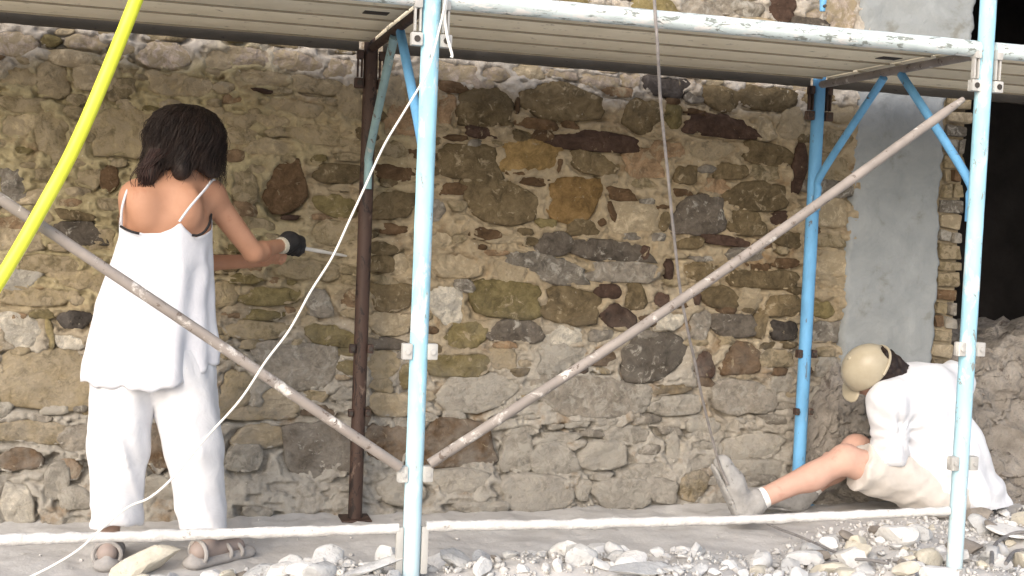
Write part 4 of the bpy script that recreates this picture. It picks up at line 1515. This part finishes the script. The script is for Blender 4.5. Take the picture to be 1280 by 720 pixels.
sdf_part('brim', brim_f, hd - .26, hd + .26, .0062, M_CAP, cp, 1)
mb = MB()
mb.tube([L2(math.cos(a) * .098, math.sin(a) * .119 - .002, .018) for a in np.linspace(math.radians(205), math.radians(335), 14)], .006, 8)
mb.build('strap', M_CAP, cp)
mb = MB()
mb.tube([L2(0, 0, .131), L2(0, 0, .139)], [.011, .007], 12)
mb.build('button', M_CAP, cp)


def hair_m(p):
    d = ell(p, L2(0, -.022, -.006), (.090, .098, .108), HR)
    d = smin(d, ell(p, L2(0, -.050, -.085), (.080, .062, .065), HR), .03)
    d = smin(d, ell(p, L2(0, .045, -.085), (.062, .062, .055), HR), .03)       # beard
    d = np.maximum(d, (p - L2(0, 0, .034)) @ HR[:, 2])
    return d + .008 * fbm(p * 40, 46, 3)


sdf_part('hair', hair_m, hd - .2, hd + .2, .0065, M_HAIR, man, 1)
# sock and boots: heel on the ground, toe up
for (a_, k_, toe, nm) in ((an1, kn1, P(897, 570, 4.50), 1), (an2, kn2, P(945, 622, 4.80), 2)):
    ax = (a_ - k_) / np.linalg.norm(a_ - k_)
    mb = MB()
    mb.tube([a_ - ax * .035, a_ + ax * .0, a_ + ax * .03], [.043, .046, .046], 16)
    mb.build('sock', M_SOCK, man)
    heel = a_ + ax * .075
    heel[2] = max(heel[2] - .01, gz(heel[0], heel[1]) + .040)
    tv = (toe - heel)
    tv = tv / np.linalg.norm(tv)
    sdir = np.cross(tv, ax)
    sdir /= np.linalg.norm(sdir)
    nrm_ = np.cross(sdir, tv)
    if nrm_ @ ax < 0:
        nrm_ = -nrm_                     # out of the sole

    def boot(p, heel=heel, a_=a_, tv=tv, ax=ax, nrm_=nrm_):
        d = rcone(p, a_ + ax * .012, heel, .052, .050)
        d = smin(d, rcone(p, heel, heel + tv * .12 - nrm_ * .012, .052, .047), .02)
        d = smin(d, rcone(p, heel + tv * .11 - nrm_ * .012, heel + tv * .225 - nrm_ * .004, .047, .037), .02)
        d = d + .006 * fbm(p * 16, 47, 3)
        return np.maximum(d, (p - heel - nrm_ * .036) @ nrm_)

    b_ = sdf_part('boot', boot, heel - .33, heel + .33, .008, M_BOOT, man, 1)

    def sole(p, heel=heel, tv=tv, nrm_=nrm_):
        d = np.minimum(rcone(p, heel, heel + tv * .22, .054, .046), 9)
        q = (p - heel) @ nrm_
        tread = .004 * (np.sin(((p - heel) @ tv) * 260) > .2)
        return np.maximum(np.maximum(d, .030 - q), q - .047 + tread)

    sdf_part('sole', sole, heel - .33, heel + .33, .0075, M_BOOT, b_, 0)

# ------------------------------------------------------------------ rubble
def rock_mesh(seed, flat=1.0):
    rr = random.Random(seed)
    bm = bmesh.new()
    bmesh.ops.create_icosphere(bm, subdivisions=3, radius=1.0)
    v = np.array([x.co[:] for x in bm.verts])
    for k in range(9):
        n_ = np.array([rr.gauss(0, 1) for _ in range(3)])
        n_ /= np.linalg.norm(n_)
        dlim = rr.uniform(.48, .82)
        ex = np.maximum(v @ n_ - dlim, 0)
        v = v - ex[:, None] * n_ * 0.96
    v = v * (1, rr.uniform(.6, .95), flat * rr.uniform(.5, .85))
    v = v * (1 + 0.05 * fbm(v * 3 + seed, seed, 3)[:, None])
    for x, c in zip(bm.verts, v):
        x.co = c
    bm.normal_update()
    for f in bm.faces:
        f.smooth = True
    for e in bm.edges:
        if e.calc_face_angle(0) > 0.42:
            e.smooth = False
    me = bpy.data.meshes.new('rock')
    bm.to_mesh(me)
    bm.free()
    return me


ROCK = {}
for kind, mt in (('pale', M_PALE), ('grey', M_GREYR), ('buff', M_BUFF), ('brown', M_BROWNR)):
    ROCK[kind] = []
    for k in range(6):
        me = rock_mesh(100 + k * 7 + len(kind), 1.0 if k < 3 else 0.6)
        me.materials.append(mt)
        ROCK[kind].append(me)


def rock(kind, c, s, label, group=None, rot=None, k=None, sc=None):
    me = rng.choice(ROCK[kind]) if k is None else ROCK[kind][k]
    o = bpy.data.objects.new('rubble_stone', me)
    COL.objects.link(o)
    o.location = c
    o.scale = sc if sc is not None else (s * rng.uniform(.85, 1.2), s * rng.uniform(.8, 1.1), s * rng.uniform(.75, 1.05))
    o.rotation_euler = rot if rot is not None else (rng.uniform(-.5, .5), rng.uniform(-.5, .5), rng.uniform(0, 6.28))
    return tag(o, label, 'stone', group)


def ground_at(x, y, it=12):
    v = _f + _r * (x - 640) / FPX - _u * (y - 360) / FPX
    t = 1.0
    lo, hi = 2.6, 4.95
    for _ in range(30):
        md = (lo + hi) / 2
        q = v * (md / v[1])
        if q[2] + CAM_Z > gz(q[0], q[1]):
            lo = md
        else:
            hi = md
    q = v * (lo / v[1])
    return np.array([q[0], q[1], q[2] + CAM_Z])


def put(kind, x, y, s, label, **kw):
    g = ground_at(x, y)
    return rock(kind, Vector((g[0], g[1], g[2] + kw.pop('lift', 0.3) * s)), s, label, **kw)


# the ones that stand out
put('buff', 176, 716, .10, 'large cream slab propped on edge below the low rail', k=3, sc=(.145, .05, .10), rot=(0.2, -.42, .1), lift=.25)
put('pale', 697, 712, .035, 'small white upright stone standing in the rubble between the posts', k=1, sc=(.022, .022, .045), rot=(0, 0, .4))
put('pale', 842, 694, .04, 'pale rounded stone sitting alone on the bare ground', k=2, sc=(.028, .025, .040), rot=(0, .1, 1.0))
put('grey', 810, 722, .09, 'flat blue grey slab lying flat in the rubble', k=4, sc=(.15, .10, .035), rot=(.1, .05, .2))
put('grey', 470, 718, .09, 'long grey slab leaning against the centre post foot', k=4, sc=(.14, .05, .04), rot=(.1, -.25, .1))
put('pale', 1010, 708, .08, 'broad white block lying in the heap beside the dark wire', k=0, sc=(.11, .07, .05), rot=(.1, .1, .2))
put('buff', 1072, 686, .06, 'upright pale pointed stone under the low rail', k=2, sc=(.05, .045, .065), rot=(.1, .1, .3))
put('brown', 1098, 670, .06, 'rounded olive brown stone under the low rail', k=1, sc=(.06, .05, .04), rot=(.1, .1, 1.3))
put('buff', 1130, 672, .08, 'long buff slab tilted under the end of the low rail', k=4, sc=(.12, .06, .02), rot=(.15, .25, .1))
put('buff', 1160, 708, .09, 'big creamy block at the foot of the blue post', k=0, sc=(.09, .08, .06), rot=(.2, .1, .7))
put('grey', 1238, 706, .09, 'big rounded grey stone beside the coiled wire', k=0, sc=(.085, .08, .065), rot=(.1, .2, 1.2))
put('pale', 1262, 672, .09, 'broad flat pale slab behind the coiled wire', k=5, sc=(.12, .09, .03), rot=(.2, .1, .2))
put('pale', 380, 722, .06, 'lumpy white stone in front of the standing person\'s rubble edge', k=0, sc=(.06, .05, .045), rot=(.1, .1, .2))
KINDS = {'pale': 'pale dusty', 'grey': 'grey dusty', 'buff': 'buff', 'brown': 'brown earthy'}
nrock = 0
placed = []
for k in range(6000):
    if nrock >= 290:
        break
    X, Y = rng.uniform(-.2, 3.9), rng.uniform(3.55, 4.55)
    if X < 2.2 and rng.random() < .35:
        continue
    edge_y = 4.10 + .04 * math.sin(X * 5) + (0.36 * float(sstep(2.2, 3.0, np.array([X]))[0]))
    if X < 0.25 and rng.random() < .7:
        continue
    if Y > edge_y:
        continue
    if Y > 4.28 and 2.6 < X < 3.45:
        continue
    s = rng.choice((.02, .025, .032, .042, .055, .07)) * (1.25 if X > 2.3 else 1.0)
    if any((X - a) ** 2 + (Y - b) ** 2 < ((s + c) * .58) ** 2 for a, b, c in placed):
        continue
    if any((X - a) ** 2 + (Y - b) ** 2 < (s * 1.1 + .03) ** 2 for a, b in ((FX1, YF), (FX2, YF))):
        continue
    placed.append((X, Y, s))
    where = 'below the rail by the standing person' if X < .74 else 'beside the centre post' if X < 1.15 else 'under the rail between the posts' if X < 2.1 else 'under the rail below the seated person' if X < 2.74 else 'beyond the post by the opening'
    kind = rng.choices(('pale', 'grey', 'buff', 'brown'), (5, 3, 2.2 if X > 2.0 else .8, .9 if X > 2.4 else .2))[0]
    rock(kind, Vector((X, Y, gz(X, Y) + s * .28)), s, '%s %s stone lying loose %s' % ('small' if s < .03 else 'fist sized' if s < .05 else 'large', KINDS[kind], where), group='%s %s stones %s' % ('small' if s < .03 else 'fist sized' if s < .05 else 'large', kind, where))
    nrock += 1
# stones on the bank
nb_ = 0
for k in range(60):
    X, t = rng.uniform(3.45, 4.3), rng.uniform(.1, .85)
    i_, j_ = int(np.searchsorted(bx, X)), int(t * 139)
    q = (BX[i_, j_], BYb[i_, j_], BZb[i_, j_])
    s = rng.choice((.015, .022, .035))
    rock('brown', Vector(q), s, 'brown earthy stone stuck in the earth bank under the opening', group='stones in the earth bank')
    nb_ += 1
# gravel and plaster crumbs: nobody could count them
grs = np.random.RandomState(4)
peb = []
for k in range(8):
    bm = bmesh.new()
    bmesh.ops.create_icosphere(bm, subdivisions=1, radius=1.0)
    v = np.array([x.co[:] for x in bm.verts])
    for j in range(5):
        n_ = grs.normal(size=3)
        n_ /= np.linalg.norm(n_)
        v = v - np.maximum(v @ n_ - grs.uniform(.35, .7), 0)[:, None] * n_
    bm.verts.index_update()
    peb.append((v * (1, .8, .65), np.array([[q.index for q in f.verts] for f in bm.faces])))
    bm.free()
gv, gf, cnt = [], [], 0
NX = 17000
gX, gY = grs.uniform(-.8, 4.0, NX), grs.uniform(3.25, 4.98, NX)
gZ = ground_h(gX, gY)
pile = sstep(4.26, 4.06, gY - .30 * sstep(2.2, 2.8, gX)) * (.12 + .88 * sstep(.1, .45, gX))
for k in range(NX):
    if grs.rand() > .012 + .98 * pile[k]:
        continue
    s = grs.choice((.004, .006, .009, .013, .02), p=(.25, .27, .22, .16, .10)) * (1 if pile[k] > .3 else .6)
    R_ = np.array(Matrix.Rotation(grs.uniform(0, 6.28), 3, grs.normal(size=3).tolist()))
    v, f = peb[grs.randint(8)]
    gv.append((v * grs.uniform(.7, 1.3, 3)) @ R_.T * s + (gX[k], gY[k], gZ[k] + s * .35))
    gf.append(f + cnt)
    cnt += len(v)
gf = np.concatenate(gf)
tag(link('gravel', new_mesh('gravel', np.concatenate(gv), gf, smooth=False), M_GRAVEL), 'fine gravel and plaster crumbs scattered over the ground', 'gravel', kind='stuff')


def on_ground(pts, lift=.03):
    out = []
    for x, y in pts:
        g = ground_at(x, y)
        out.append(g + (0, 0, lift))
    return out


tube_thing('dark_wire', 'dark wire running from the boot over the rubble heap', 'wire', catmull(on_ground([(936, 650), (965, 668), (1000, 682), (1050, 704), (1090, 712), (1140, 716)], .035), 8), .0058, M_WIRE, n=8)
tube_thing('dark_wire', 'short dark wire arching out of the rubble beside the pale block', 'wire', catmull(on_ground([(1020, 724), (1048, 716), (1080, 715), (1110, 720)], .045), 8), .006, M_WIRE, n=8)
tube_thing('coiled_wire', 'grey coiled wire lying on the rubble beside the blue post', 'wire', catmull(on_ground([(1238, 728), (1240, 706), (1252, 692), (1275, 684), (1300, 690)], .06) + on_ground([(1290, 702), (1268, 706), (1256, 722)], .05), 8), .0075, M_WIRE, n=8)
